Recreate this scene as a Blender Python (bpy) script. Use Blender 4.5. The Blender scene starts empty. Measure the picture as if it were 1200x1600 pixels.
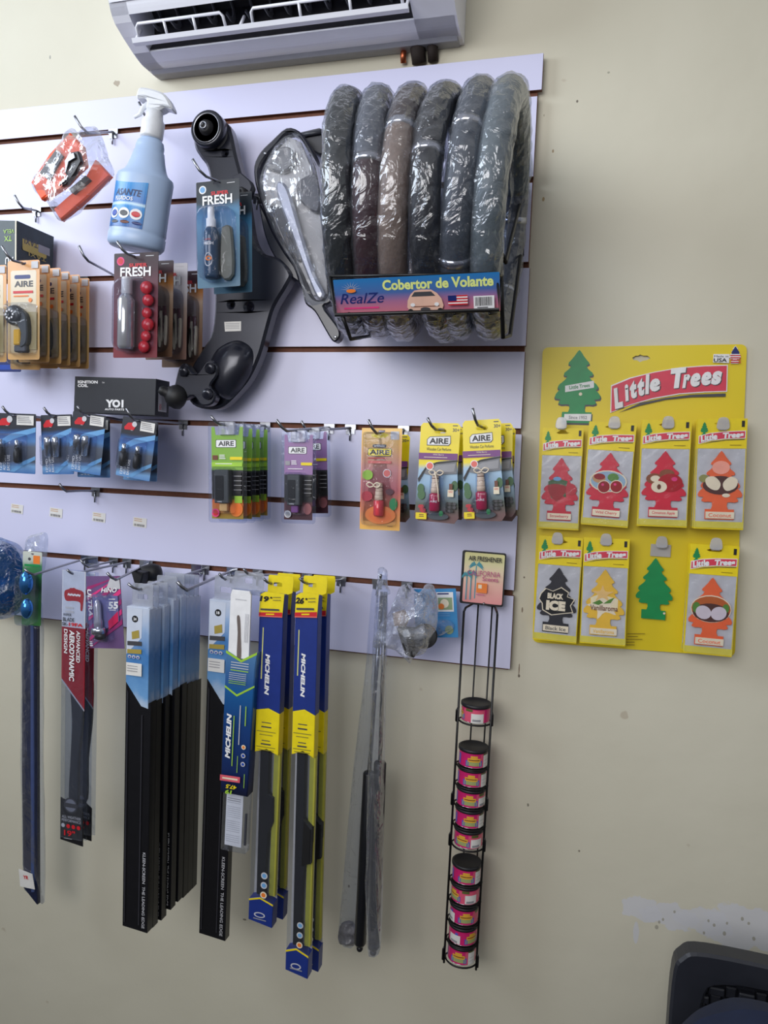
import bpy, math, random
from mathutils import Vector, Matrix, noise
from mathutils.geometry import tessellate_polygon
random.seed(7)
PI = math.pi
SC = bpy.context.scene
COL = SC.collection

# ---------------------------------------------------------------- camera
FPX, YAW, PITCH, ROLL = 1150.0, -.2635, -.0686, .0383      # focal length in pixels for a 1200 x 1600 frame
Z0 = 2.26                                                  # height of the topmost groove above the floor
CAMP = Vector((.1148, -1.376, -.6644 + Z0))
_f = Vector((math.sin(YAW)*math.cos(PITCH), math.cos(YAW)*math.cos(PITCH), math.sin(PITCH)))
_r = _f.cross(Vector((0, 0, 1))).normalized()
_u = _r.cross(_f)
CR = _r*math.cos(ROLL) + _u*math.sin(ROLL)
CU = -_r*math.sin(ROLL) + _u*math.cos(ROLL)
cam = bpy.data.cameras.new('camera')
cam.sensor_fit = 'VERTICAL'; cam.sensor_height = 36; cam.sensor_width = 36
cam.lens = FPX*36/1600
cam.clip_start = .02
camo = bpy.data.objects.new('camera', cam)
COL.objects.link(camo)
camo.matrix_world = Matrix(((CR.x, CU.x, -_f.x, CAMP.x), (CR.y, CU.y, -_f.y, CAMP.y), (CR.z, CU.z, -_f.z, CAMP.z), (0, 0, 0, 1)))
SC.camera = camo

# ---------------------------------------------------------------- light and exposure
def lin(c):
    return tuple(((x/255)/12.92 if x/255 <= .04045 else ((x/255+.055)/1.055)**2.4) for x in c)
SC.view_settings.view_transform = 'Standard'
SC.view_settings.look = 'None'
SC.view_settings.gamma = 1
SC.view_settings.use_curve_mapping = False
SC.view_settings.exposure = 0.0
SC.cycles.transparent_max_bounces = 32
W = bpy.data.worlds.new('room_light'); SC.world = W; W.use_nodes = True
_nt = W.node_tree; _tc = _nt.nodes.new('ShaderNodeTexCoord'); _sp = _nt.nodes.new('ShaderNodeSeparateXYZ'); _cr = _nt.nodes.new('ShaderNodeValToRGB')
_mr = _nt.nodes.new('ShaderNodeMapRange'); _mr.inputs['From Min'].default_value = -1; _mr.inputs['From Max'].default_value = 1
_nt.links.new(_tc.outputs['Generated'], _sp.inputs[0]); _nt.links.new(_sp.outputs['Z'], _mr.inputs['Value']); _nt.links.new(_mr.outputs[0], _cr.inputs['Fac'])
_cr.color_ramp.elements[0].position = .25; _cr.color_ramp.elements[0].color = (.10, .10, .105, 1)      # dim floor side of the shop
_cr.color_ramp.elements[1].position = .80; _cr.color_ramp.elements[1].color = (.95, .97, 1, 1)        # pale lit ceiling side
_nt.links.new(_cr.outputs['Color'], _nt.nodes['Background'].inputs[0])
_nt.nodes['Background'].inputs[1].default_value = .45
def area(name, loc, aim, sx, sy, power, col, spread=180):
    l = bpy.data.lights.new(name, 'AREA'); l.shape = 'RECTANGLE'; l.size = sx; l.size_y = sy; l.energy = power; l.color = col; l.spread = math.radians(spread)
    o = bpy.data.objects.new(name, l); COL.objects.link(o); o.location = loc
    o.rotation_euler = (Vector(aim)-Vector(loc)).to_track_quat('-Z', 'Y').to_euler()
    return o
area('window_daylight', (-2.35, -1.2, 2.8), (-.55, 0, 2.45), 1.3, 1.1, 20, (.80, .89, 1), 125)
area('front_fill_light', (-.75, -2.7, 2.35), (-.30, 0, 1.86), 1.7, 1.3, 10.8, (.97, .96, .97), 85)  # added fill lamp out of view, no real doorway, brightens the slat board

def ray(px, py):
    return CR*((px-600)/FPX) - CU*((py-800)/FPX) + _f
def at(px, py, d=0.0):
    """the point of the plane d metres in front of the slat board that the photograph shows at px, py"""
    v = ray(px, py)
    return CAMP + v*((-d-CAMP.y)/v.y)

# ---------------------------------------------------------------- materials
MATS = {}
def nodes(name):
    m = bpy.data.materials.new(name); m.use_nodes = True
    nt = m.node_tree; b = nt.nodes['Principled BSDF']
    return m, nt, b
def mat(name, c, rough=.5, metal=0, var=.05, scale=60, spec=.5, bump=0, coat=0):
    if name in MATS: return MATS[name]
    m, nt, b = nodes(name)
    n = nt.nodes.new('ShaderNodeTexNoise'); n.inputs['Scale'].default_value = scale; n.inputs['Detail'].default_value = 2
    tc = nt.nodes.new('ShaderNodeTexCoord'); nt.links.new(tc.outputs['Object'], n.inputs['Vector'])
    r = nt.nodes.new('ShaderNodeValToRGB'); l = lin(c)
    r.color_ramp.elements[0].position = .3; r.color_ramp.elements[1].position = .7
    r.color_ramp.elements[0].color = (*[x*(1-var) for x in l], 1)
    r.color_ramp.elements[1].color = (*[min(1, x*(1+var)) for x in l], 1)
    nt.links.new(n.outputs['Fac'], r.inputs['Fac']); nt.links.new(r.outputs['Color'], b.inputs['Base Color'])
    b.inputs['Roughness'].default_value = rough; b.inputs['Metallic'].default_value = metal
    b.inputs['Specular IOR Level'].default_value = spec
    if coat: b.inputs['Coat Weight'].default_value = coat; b.inputs['Coat Roughness'].default_value = .12
    if bump:
        bp = nt.nodes.new('ShaderNodeBump'); bp.inputs['Strength'].default_value = bump; bp.inputs['Distance'].default_value = .004
        nt.links.new(n.outputs['Fac'], bp.inputs['Height']); nt.links.new(bp.outputs['Normal'], b.inputs['Normal'])
    MATS[name] = m
    return m
def grad(name, stops, z0, z1, axis='Z', rough=.3, nz=.0, scale=25):
    """printed artwork that blends from colour to colour along one axis of its own object"""
    if name in MATS: return MATS[name]
    m, nt, b = nodes(name)
    tc = nt.nodes.new('ShaderNodeTexCoord'); sp = nt.nodes.new('ShaderNodeSeparateXYZ')
    nt.links.new(tc.outputs['Object'], sp.inputs[0])
    mr = nt.nodes.new('ShaderNodeMapRange'); mr.inputs['From Min'].default_value = z0; mr.inputs['From Max'].default_value = z1
    nt.links.new(sp.outputs[axis], mr.inputs['Value'])
    src = mr.outputs[0]
    if nz:
        n = nt.nodes.new('ShaderNodeTexNoise'); n.inputs['Scale'].default_value = scale; n.inputs['Detail'].default_value = 3
        nt.links.new(tc.outputs['Object'], n.inputs['Vector'])
        ma = nt.nodes.new('ShaderNodeMath'); ma.operation = 'MULTIPLY_ADD'; ma.inputs[1].default_value = nz
        nt.links.new(n.outputs['Fac'], ma.inputs[0]); nt.links.new(src, ma.inputs[2])
        mb_ = nt.nodes.new('ShaderNodeMath'); mb_.operation = 'SUBTRACT'; mb_.inputs[1].default_value = nz*.5
        nt.links.new(ma.outputs[0], mb_.inputs[0]); src = mb_.outputs[0]
    r = nt.nodes.new('ShaderNodeValToRGB'); cr = r.color_ramp
    while len(cr.elements) < len(stops): cr.elements.new(.5)
    for e, (p, c) in zip(cr.elements, stops): e.position = p; e.color = (*lin(c), 1)
    nt.links.new(src, r.inputs['Fac']); nt.links.new(r.outputs['Color'], b.inputs['Base Color'])
    b.inputs['Roughness'].default_value = rough
    MATS[name] = m
    return m
def film(name, tint=(240, 243, 250), op=.12, rough=.12, bump=.5, scale=60, body=(225, 228, 235), k=.35, ior=1.5):
    """thin clear plastic: mostly see-through, a little milky, with glossy creases"""
    if name in MATS: return MATS[name]
    m, nt, b = nodes(name)
    out = nt.nodes['Material Output']
    tr = nt.nodes.new('ShaderNodeBsdfTransparent'); tr.inputs[0].default_value = (*lin(tint), 1)
    b.inputs['Base Color'].default_value = (*lin(body), 1); b.inputs['Roughness'].default_value = rough
    lw = nt.nodes.new('ShaderNodeLayerWeight'); lw.inputs['Blend'].default_value = .35
    n = nt.nodes.new('ShaderNodeTexNoise'); n.inputs['Scale'].default_value = scale; n.inputs['Detail'].default_value = 3
    n.inputs['Distortion'].default_value = 1.2
    tc = nt.nodes.new('ShaderNodeTexCoord'); nt.links.new(tc.outputs['Object'], n.inputs['Vector'])
    bp = nt.nodes.new('ShaderNodeBump'); bp.inputs['Strength'].default_value = bump; bp.inputs['Distance'].default_value = .006
    nt.links.new(n.outputs['Fac'], bp.inputs['Height'])
    nt.links.new(bp.outputs['Normal'], b.inputs['Normal']); nt.links.new(bp.outputs['Normal'], lw.inputs['Normal'])
    ma = nt.nodes.new('ShaderNodeMath'); ma.operation = 'MULTIPLY_ADD'; ma.use_clamp = True
    ma.inputs[1].default_value = k; ma.inputs[2].default_value = op
    nt.links.new(lw.outputs['Facing'], ma.inputs[0])
    mx = nt.nodes.new('ShaderNodeMixShader')
    pw = nt.nodes.new('ShaderNodeMath'); pw.operation = 'POWER'; pw.inputs[1].default_value = 2.0
    nt.links.new(lw.outputs['Facing'], pw.inputs[0]); nt.links.new(pw.outputs[0], ma.inputs[0])
    nt.links.new(ma.outputs[0], mx.inputs[0]); nt.links.new(tr.outputs[0], mx.inputs[1]); nt.links.new(b.outputs[0], mx.inputs[2])
    gl = nt.nodes.new('ShaderNodeBsdfGlossy'); gl.inputs['Roughness'].default_value = rough; gl.inputs['Color'].default_value = (1, 1, 1, 1)
    nt.links.new(bp.outputs['Normal'], gl.inputs['Normal'])
    fr = nt.nodes.new('ShaderNodeFresnel'); fr.inputs['IOR'].default_value = ior; nt.links.new(bp.outputs['Normal'], fr.inputs['Normal'])
    fc = nt.nodes.new('ShaderNodeMath'); fc.operation = 'MINIMUM'; fc.inputs[1].default_value = .35; nt.links.new(fr.outputs[0], fc.inputs[0])
    m3 = nt.nodes.new('ShaderNodeMixShader'); nt.links.new(fc.outputs[0], m3.inputs[0]); nt.links.new(mx.outputs[0], m3.inputs[1]); nt.links.new(gl.outputs[0], m3.inputs[2])
    nt.links.new(m3.outputs[0], out.inputs['Surface'])
    MATS[name] = m
    return m

# ---------------------------------------------------------------- mesh builder
_FC = {}
def glyphs(s, bold):
    k = (s, bold)
    if k not in _FC:
        cu = bpy.data.curves.new('lettering', 'FONT'); cu.body = s; cu.offset = bold; cu.resolution_u = 3; cu.space_line = .85
        ob = bpy.data.objects.new('lettering', cu); COL.objects.link(ob)
        dg = bpy.context.evaluated_depsgraph_get(); me = bpy.data.meshes.new_from_object(ob.evaluated_get(dg))
        v = [tuple(p.co) for p in me.vertices]; f = [tuple(p.vertices) for p in me.polygons]
        bpy.data.objects.remove(ob); bpy.data.curves.remove(cu); bpy.data.meshes.remove(me)
        x0 = min(p[0] for p in v); x1 = max(p[0] for p in v); y0 = min(p[1] for p in v); y1 = max(p[1] for p in v)
        _FC[k] = ([((p[0]-x0)/(x1-x0)-.5, (p[1]-y0)/(y1-y0)-.5) for p in v], f)
    return _FC[k]
def rrect(x0, z0, x1, z1, r, n=4):
    x0, x1 = min(x0, x1), max(x0, x1); z0, z1 = min(z0, z1), max(z0, z1)
    r = min(r, (x1-x0)/2.01, (z1-z0)/2.01); p = []
    for cx, cz, a in ((x1-r, z1-r, 0), (x0+r, z1-r, 1), (x0+r, z0+r, 2), (x1-r, z0+r, 3)):
        for k in range(n+1):
            t = (a+k/n)*PI/2; p.append((cx+r*math.cos(t), cz+r*math.sin(t)))
    return p
def ell(cx, cz, rx, rz, n=24):
    return [(cx+rx*math.cos(2*PI*k/n), cz+rz*math.sin(2*PI*k/n)) for k in range(n)]
def spline(pts, n=6, closed=True):
    out = []; L = len(pts)
    for i in range(L if closed else L-1):
        g = lambda k: pts[(i+k) % L] if closed else pts[max(0, min(L-1, i+k))]
        p0, p1, p2, p3 = g(-1), g(0), g(1), g(2)
        for k in range(n):
            t = k/n
            out.append(tuple(.5*((2*b)+(c-a)*t+(2*a-5*b+4*c-d)*t*t+(-a+3*b-3*c+d)*t**3) for a, b, c, d in zip(p0, p1, p2, p3)))
    if not closed: out.append(tuple(pts[-1]))
    return out
def resample(pts, n):
    L = [0]
    for a, b in zip(pts, pts[1:]+pts[:1]): L.append(L[-1]+math.dist(a, b))
    out = []; j = 0
    for k in range(n):
        s = L[-1]*k/n
        while L[j+1] < s: j += 1
        t = (s-L[j])/max(1e-9, L[j+1]-L[j]); a = pts[j]; b = pts[(j+1) % len(pts)]
        out.append((a[0]+(b[0]-a[0])*t, a[1]+(b[1]-a[1])*t))
    return out
class MB:
    def __init__(s): s.v = []; s.f = []; s.m = []; s.sm = []; s.mats = []; s.ly = None; s.dl = .00022
    def mi(s, m):
        if m not in s.mats: s.mats.append(m)
        return s.mats.index(m)
    def add(s, vs, fs, m, smooth=False):
        o = len(s.v); s.v += [tuple(p) for p in vs]; k = s.mi(m)
        for f in fs: s.f.append(tuple(i+o for i in f)); s.m.append(k); s.sm.append(smooth)
        return o
    def box(s, c, d, m, rot=None):
        vs = [Vector((x*d[0]/2, y*d[1]/2, z*d[2]/2)) for x in (-1, 1) for y in (-1, 1) for z in (-1, 1)]
        if rot: vs = [rot @ p for p in vs]
        vs = [(p.x+c[0], p.y+c[1], p.z+c[2]) for p in vs]
        return s.add(vs, [(0, 1, 3, 2), (4, 6, 7, 5), (0, 4, 5, 1), (2, 3, 7, 6), (0, 2, 6, 4), (1, 5, 7, 3)], m)
    def prism(s, pts, y0, y1, m, holes=(), side=None, bev=0):
        """outline in x,z pushed through from y0 (front) to y1 (back), the front edge eased by bev"""
        loops = [list(pts)]+[list(h) for h in holes]
        tri = tessellate_polygon([[Vector((p[0], p[1], 0)) for p in l] for l in loops])
        flat = [p for l in loops for p in l]; n = len(flat)
        fr = flat
        if bev:
            fr = []
            for li, l in enumerate(loops):
                L = len(l); ar = sum(l[i][0]*l[(i+1) % L][1]-l[(i+1) % L][0]*l[i][1] for i in range(L))
                sg = (1 if ar > 0 else -1)*(1 if li == 0 else -1)
                for i in range(L):
                    a, b, c = l[i-1], l[i], l[(i+1) % L]
                    t1 = Vector((b[0]-a[0], b[1]-a[1])); t2 = Vector((c[0]-b[0], c[1]-b[1]))
                    if t1.length > 1e-9: t1.normalize()
                    if t2.length > 1e-9: t2.normalize()
                    t = t1+t2
                    if t.length < 1e-6: t = t1
                    t.normalize(); fr.append((b[0]-t.y*bev*sg, b[1]+t.x*bev*sg))
        vs = [(p[0], y0, p[1]) for p in fr]
        fs = []
        for t in tri:
            a, b, c = (flat[i] for i in t)
            cr = (b[0]-a[0])*(c[1]-a[1])-(b[1]-a[1])*(c[0]-a[0])
            fs.append(tuple(t) if cr > 0 else tuple(reversed(t)))
        s.add(vs, fs, m)
        rings = [([(p[0], p[1]) for p in fr], y0)]
        if bev: rings.append((flat, y0+bev*(1 if y1 > y0 else -1)))
        if y1 != y0:
            rings.append((flat, y1))
            s.add([(p[0], y1, p[1]) for p in flat], [tuple(reversed(f)) for f in fs], m)
            for (ra, ya), (rb, yb) in zip(rings, rings[1:]):
                o = 0
                for li, l in enumerate(loops):
                    L = len(l); ar = sum(l[i][0]*l[(i+1) % L][1]-l[(i+1) % L][0]*l[i][1] for i in range(L))
                    A = [(p[0], ya, p[1]) for p in ra[o:o+L]]; B = [(p[0], yb, p[1]) for p in rb[o:o+L]]
                    q = [(i, L+i, L+(i+1) % L, (i+1) % L) for i in range(L)]
                    if (ar > 0) == (li == 0): pass
                    else: q = [tuple(reversed(x)) for x in q]
                    s.add(A+B, q, side or m); o += L
    def decal(s, pts, m, holes=()):
        s.ly -= s.dl; s.prism(pts, s.ly, s.ly, m, holes)
    def text(s, t, cx, cz, w, h, m, rot=0, shear=0, bold=0, y=None, same=False, arc=0):
        g, f = glyphs(t, bold)
        if y is None:
            if not same: s.ly -= s.dl
            y = s.ly
        c, sn = math.cos(rot), math.sin(rot); vs = []
        for a, b in g:
            x = a*w+b*h*shear; z = b*h+arc*(a*a*4)*h
            vs.append((cx+x*c-z*sn, y, cz+x*sn+z*c))
        return s.add(vs, f, m)
    def tube(s, pts, r, m, n=8, closed=False, cap=True, flat=1):
        pts = [Vector(p) for p in pts]; L = len(pts); vs = []; fs = []; up = Vector((0, 0, 1)); prev = None
        for i, p in enumerate(pts):
            a = pts[i-1] if (i or closed) else p; b = pts[(i+1) % L] if (i < L-1 or closed) else p
            t = (b-a).normalized()
            if prev is None:
                q = t.cross(Vector((0, 0, 1)));
                if q.length < .05: q = t.cross(Vector((0, 1, 0)))
            else: q = prev-t*prev.dot(t)
            q.normalize(); prev = q; w = t.cross(q); rr = r[i] if isinstance(r, (list, tuple)) else r
            for k in range(n):
                an = 2*PI*k/n; vs.append(p+q*math.cos(an)*rr*flat+w*math.sin(an)*rr)
        for i in range(L if closed else L-1):
            for k in range(n):
                a = i*n+k; b = i*n+(k+1) % n; c = ((i+1) % L)*n
                fs.append((a, b, c+(k+1) % n, c+k))
        if cap and not closed: fs += [tuple(reversed(range(n))), tuple(range((L-1)*n, L*n))]
        return s.add(vs, fs, m, True)
    def lathe(s, prof, m, c=(0, 0, 0), axis=(0, 0, 1), n=24, sx=1, sy=1, cap=True):
        """prof: (radius, height) pairs turned about an axis"""
        ax = Vector(axis).normalized(); a = Vector((1, 0, 0)) if abs(ax.x) < .9 else Vector((0, 0, 1))
        a = (a-ax*a.dot(ax)).normalized(); b = ax.cross(a); c = Vector(c); vs = []; fs = []
        for r, h in prof:
            for k in range(n):
                t = 2*PI*k/n; vs.append(c+ax*h+a*math.cos(t)*r*sx+b*math.sin(t)*r*sy)
        for i in range(len(prof)-1):
            for k in range(n):
                fs.append((i*n+k, i*n+(k+1) % n, (i+1)*n+(k+1) % n, (i+1)*n+k))
        if cap: fs += [tuple(reversed(range(n))), tuple(range((len(prof)-1)*n, len(prof)*n))]
        return s.add(vs, fs, m, True)
    def pillow(s, pts, dep, m, n=48, rings=8, amp=.0, freq=40, yc=0, back=1, seed=0, pw=.5, flat=False):
        """a filled bag, cushion or crumpled cloth: the outline swells to both sides"""
        P = resample(list(pts), n); cx = sum(p[0] for p in P)/n; cz = sum(p[1] for p in P)/n
        for sgn in ((-1, 1) if back else (-1,)):
            vs = []; fs = []
            for k in range(rings+1):
                t = 1-k/rings if k < rings else 0
                for p in P:
                    x = cx+(p[0]-cx)*t; z = cz+(p[1]-cz)*t
                    y = sgn*dep*(max(0, 1-t**2.4))**pw
                    q = noise.noise_vector(Vector((x*freq+seed, z*freq, sgn*3+seed)))
                    e = 0 if k == 0 else 1
                    vs.append((x+q.x*amp*e*.6, yc+y+q.y*amp*e*2, z+q.z*amp*e*.6))
            for k in range(rings):
                for i in range(n):
                    q = (k*n+i, k*n+(i+1) % n, (k+1)*n+(i+1) % n, (k+1)*n+i)
                    fs.append(q if sgn < 0 else tuple(reversed(q)))
            s.add(vs, fs, m, not flat)
    def warp(s, start, fn):
        for i in range(start, len(s.v)): s.v[i] = tuple(fn(Vector(s.v[i])))
    def build(s, name, parent=None, **kw):
        me = bpy.data.meshes.new(name); me.from_pydata(s.v, [], s.f)
        for m in s.mats: me.materials.append(m)
        me.polygons.foreach_set('material_index', s.m); me.polygons.foreach_set('use_smooth', s.sm)
        me.update(); me.validate()
        o = bpy.data.objects.new(name, me); COL.objects.link(o)
        if parent: o.parent = parent
        for k, v in kw.items(): o[k] = v
        return o
class Card(MB):
    """flat board hanging from its top edge; u,v run 0..1 from its top left corner"""
    def __init__(s, w, h, m, t=.0008, r=.003, slot=None, pts=None):
        MB.__init__(s); s.w, s.h = w, h; s.ly = -t/2
        holes = []
        if slot: holes = [[(s.X(a), s.Z(b)) for a, b in slot]]
        s.prism([(s.X(a), s.Z(b)) for a, b in pts] if pts else rrect(-w/2, -h, w/2, 0, r), -t/2, t/2, m, holes)
    def X(s, u): return (u-.5)*s.w
    def Z(s, v): return -v*s.h
    def rect(s, u0, v0, u1, v1, m, r=0):
        s.decal(rrect(s.X(u0), s.Z(v0), s.X(u1), s.Z(v1), r) if r else [(s.X(u0), s.Z(v1)), (s.X(u1), s.Z(v1)), (s.X(u1), s.Z(v0)), (s.X(u0), s.Z(v0))], m)
    def poly(s, uv, m): s.decal([(s.X(a), s.Z(b)) for a, b in uv], m)
    def oval(s, u, v, ru, rv, m, n=24): s.decal(ell(s.X(u), s.Z(v), ru*s.w, rv*s.h, n), m)
    def disc(s, u, v, r, m, n=24): s.decal(ell(s.X(u), s.Z(v), r, r, n), m)
    def txt(s, t, u0, v0, u1, v1, m, **k):
        s.text(t, s.X((u0+u1)/2), s.Z((v0+v1)/2), (u1-u0)*s.w, (v1-v0)*s.h, m, **k)
    def vtxt(s, t, u0, v0, u1, v1, m, up=False, **k):
        s.text(t, s.X((u0+u1)/2), s.Z((v0+v1)/2), (v1-v0)*s.h, (u1-u0)*s.w, m, rot=PI/2 if up else -PI/2, **k)
    def lines(s, u0, v0, u1, v1, n, m, fill=.45, seed=0):
        rnd = random.Random(seed); p = (v1-v0)/n; s.ly -= s.dl
        for i in range(n):
            a = v0+i*p; e = u1-(u1-u0)*rnd.random()*.25
            s.prism([(s.X(u0), s.Z(a+p*fill)), (s.X(e), s.Z(a+p*fill)), (s.X(e), s.Z(a)), (s.X(u0), s.Z(a))], s.ly, s.ly, m)
    def bars(s, u0, v0, u1, v1, n, m, seed=0):
        rnd = random.Random(seed); p = (u1-u0)/n; s.ly -= s.dl
        for i in range(n):
            a = u0+i*p; e = a+p*rnd.choice((.35, .5, .7))
            s.prism([(s.X(a), s.Z(v1)), (s.X(e), s.Z(v1)), (s.X(e), s.Z(v0)), (s.X(a), s.Z(v0))], s.ly, s.ly, m)

# ---------------------------------------------------------------- things
def tag(o, label, cat, group=None, kind=None):
    if label: o['label'] = label
    if cat: o['category'] = cat
    if group: o['group'] = group
    if kind: o['kind'] = kind
    return o
def thing(name, label, cat, loc=(0, 0, 0), rot=(0, 0, 0), group=None):
    o = bpy.data.objects.new(name, None); COL.objects.link(o); o.empty_display_size = .02
    o.location = loc; o.rotation_euler = rot
    return tag(o, label, cat, group)
def clone(root, loc, rot=None, label=None, group=None):
    r = root.copy(); COL.objects.link(r); r.location = loc
    if rot: r.rotation_euler = rot
    if label: r['label'] = label
    if group: r['group'] = group
    for ch in list(root.children):
        c = ch.copy(); COL.objects.link(c); c.parent = r
        for g in list(ch.children):
            e = g.copy(); COL.objects.link(e); e.parent = c
    return r
class Slot:
    """where a hanging thing is: its top and bottom middle in the photograph, its width and its distance d from the board"""
    def __init__(s, t, b, wpx, d, yaw=0, thick=0):
        s.p = at(*t, d); q = at(*b, d); v = q-s.p
        s.h = v.length; s.roll = math.atan2(-v.x, -v.z); s.d = d; s.yaw = yaw
        s.w = (at(t[0]+wpx/2, t[1], d)-at(t[0]-wpx/2, t[1], d)).length/max(.3, math.cos(yaw))
        s.rot = (0, s.roll, yaw)
class Plane:
    """local x,z coordinates on the upright plane d in front of the board, origin at a photograph point"""
    def __init__(s, px, py, d): s.o = at(px, py, d); s.d = d
    def l(s, px, py, dd=0):
        p = at(px, py, s.d+dd)-s.o; return (p.x, p.z)
    def L(s, pts, dd=0): return [s.l(a, b, dd) for a, b in pts]
ORD = ['front', 'second', 'third', 'fourth', 'fifth', 'sixth', 'seventh', 'eighth', 'ninth']
def stack(root, n, step, labels, group, jit=.0015, drop=0):
    """copies behind the first, all on the same hook"""
    out = [root]; root['group'] = group
    for i in range(1, n):
        l = Vector(root.location)+Vector((random.uniform(-jit, jit), step*i, random.uniform(-jit, jit)-drop*i))
        r = root.rotation_euler
        out.append(clone(root, l, (r[0], r[1]+random.uniform(-.012, .012), r[2]+random.uniform(-.03, .03)), labels(i), group))
    return out

# ---------------------------------------------------------------- shared materials
K = dict(
 white=mat('printed_white', (238, 238, 240), .4), black=mat('printed_black', (22, 22, 26), .4), red=mat('printed_red', (205, 35, 45), .4),
 yellow=mat('printed_yellow', (240, 215, 20), .4), blue=mat('printed_blue', (30, 70, 170), .35), navy=mat('printed_navy', (26, 42, 110), .35),
 green=mat('printed_green', (20, 140, 75), .4), grey=mat('printed_grey', (150, 150, 155), .4), dgrey=mat('printed_dark_grey', (70, 70, 75), .4),
 lgrey=mat('printed_light_grey', (200, 200, 205), .4), orange=mat('printed_orange', (240, 130, 50), .4), pink=mat('printed_pink', (225, 60, 130), .4),
 brown=mat('printed_brown', (110, 60, 40), .4), cream=mat('printed_cream', (238, 226, 200), .4), sky=mat('printed_sky', (110, 165, 215), .35),
 lime=mat('printed_lime', (160, 205, 60), .4), purple=mat('printed_purple', (120, 60, 130), .4), maroon=mat('printed_maroon', (90, 30, 45), .4),
 bplastic=mat('black_plastic', (24, 24, 28), .35), bmetal=mat('black_wire', (16, 16, 18), .35, .2), chrome=mat('chrome', (215, 218, 225), .15, 1),
 steel=mat('hook_steel', (150, 152, 158), .28, 1), sticker=mat('price_sticker', (228, 226, 222), .5),
 clear=film('clear_blister', op=.01, rough=.06, bump=.25, scale=30, k=.15, ior=1.35), bag=film('clear_bag', op=.10, rough=.10, bump=.8, scale=22, ior=1.32),
 milky=film('milky_plastic', tint=(225, 228, 235), op=.28, rough=.2, bump=.4, scale=30),
)
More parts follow.
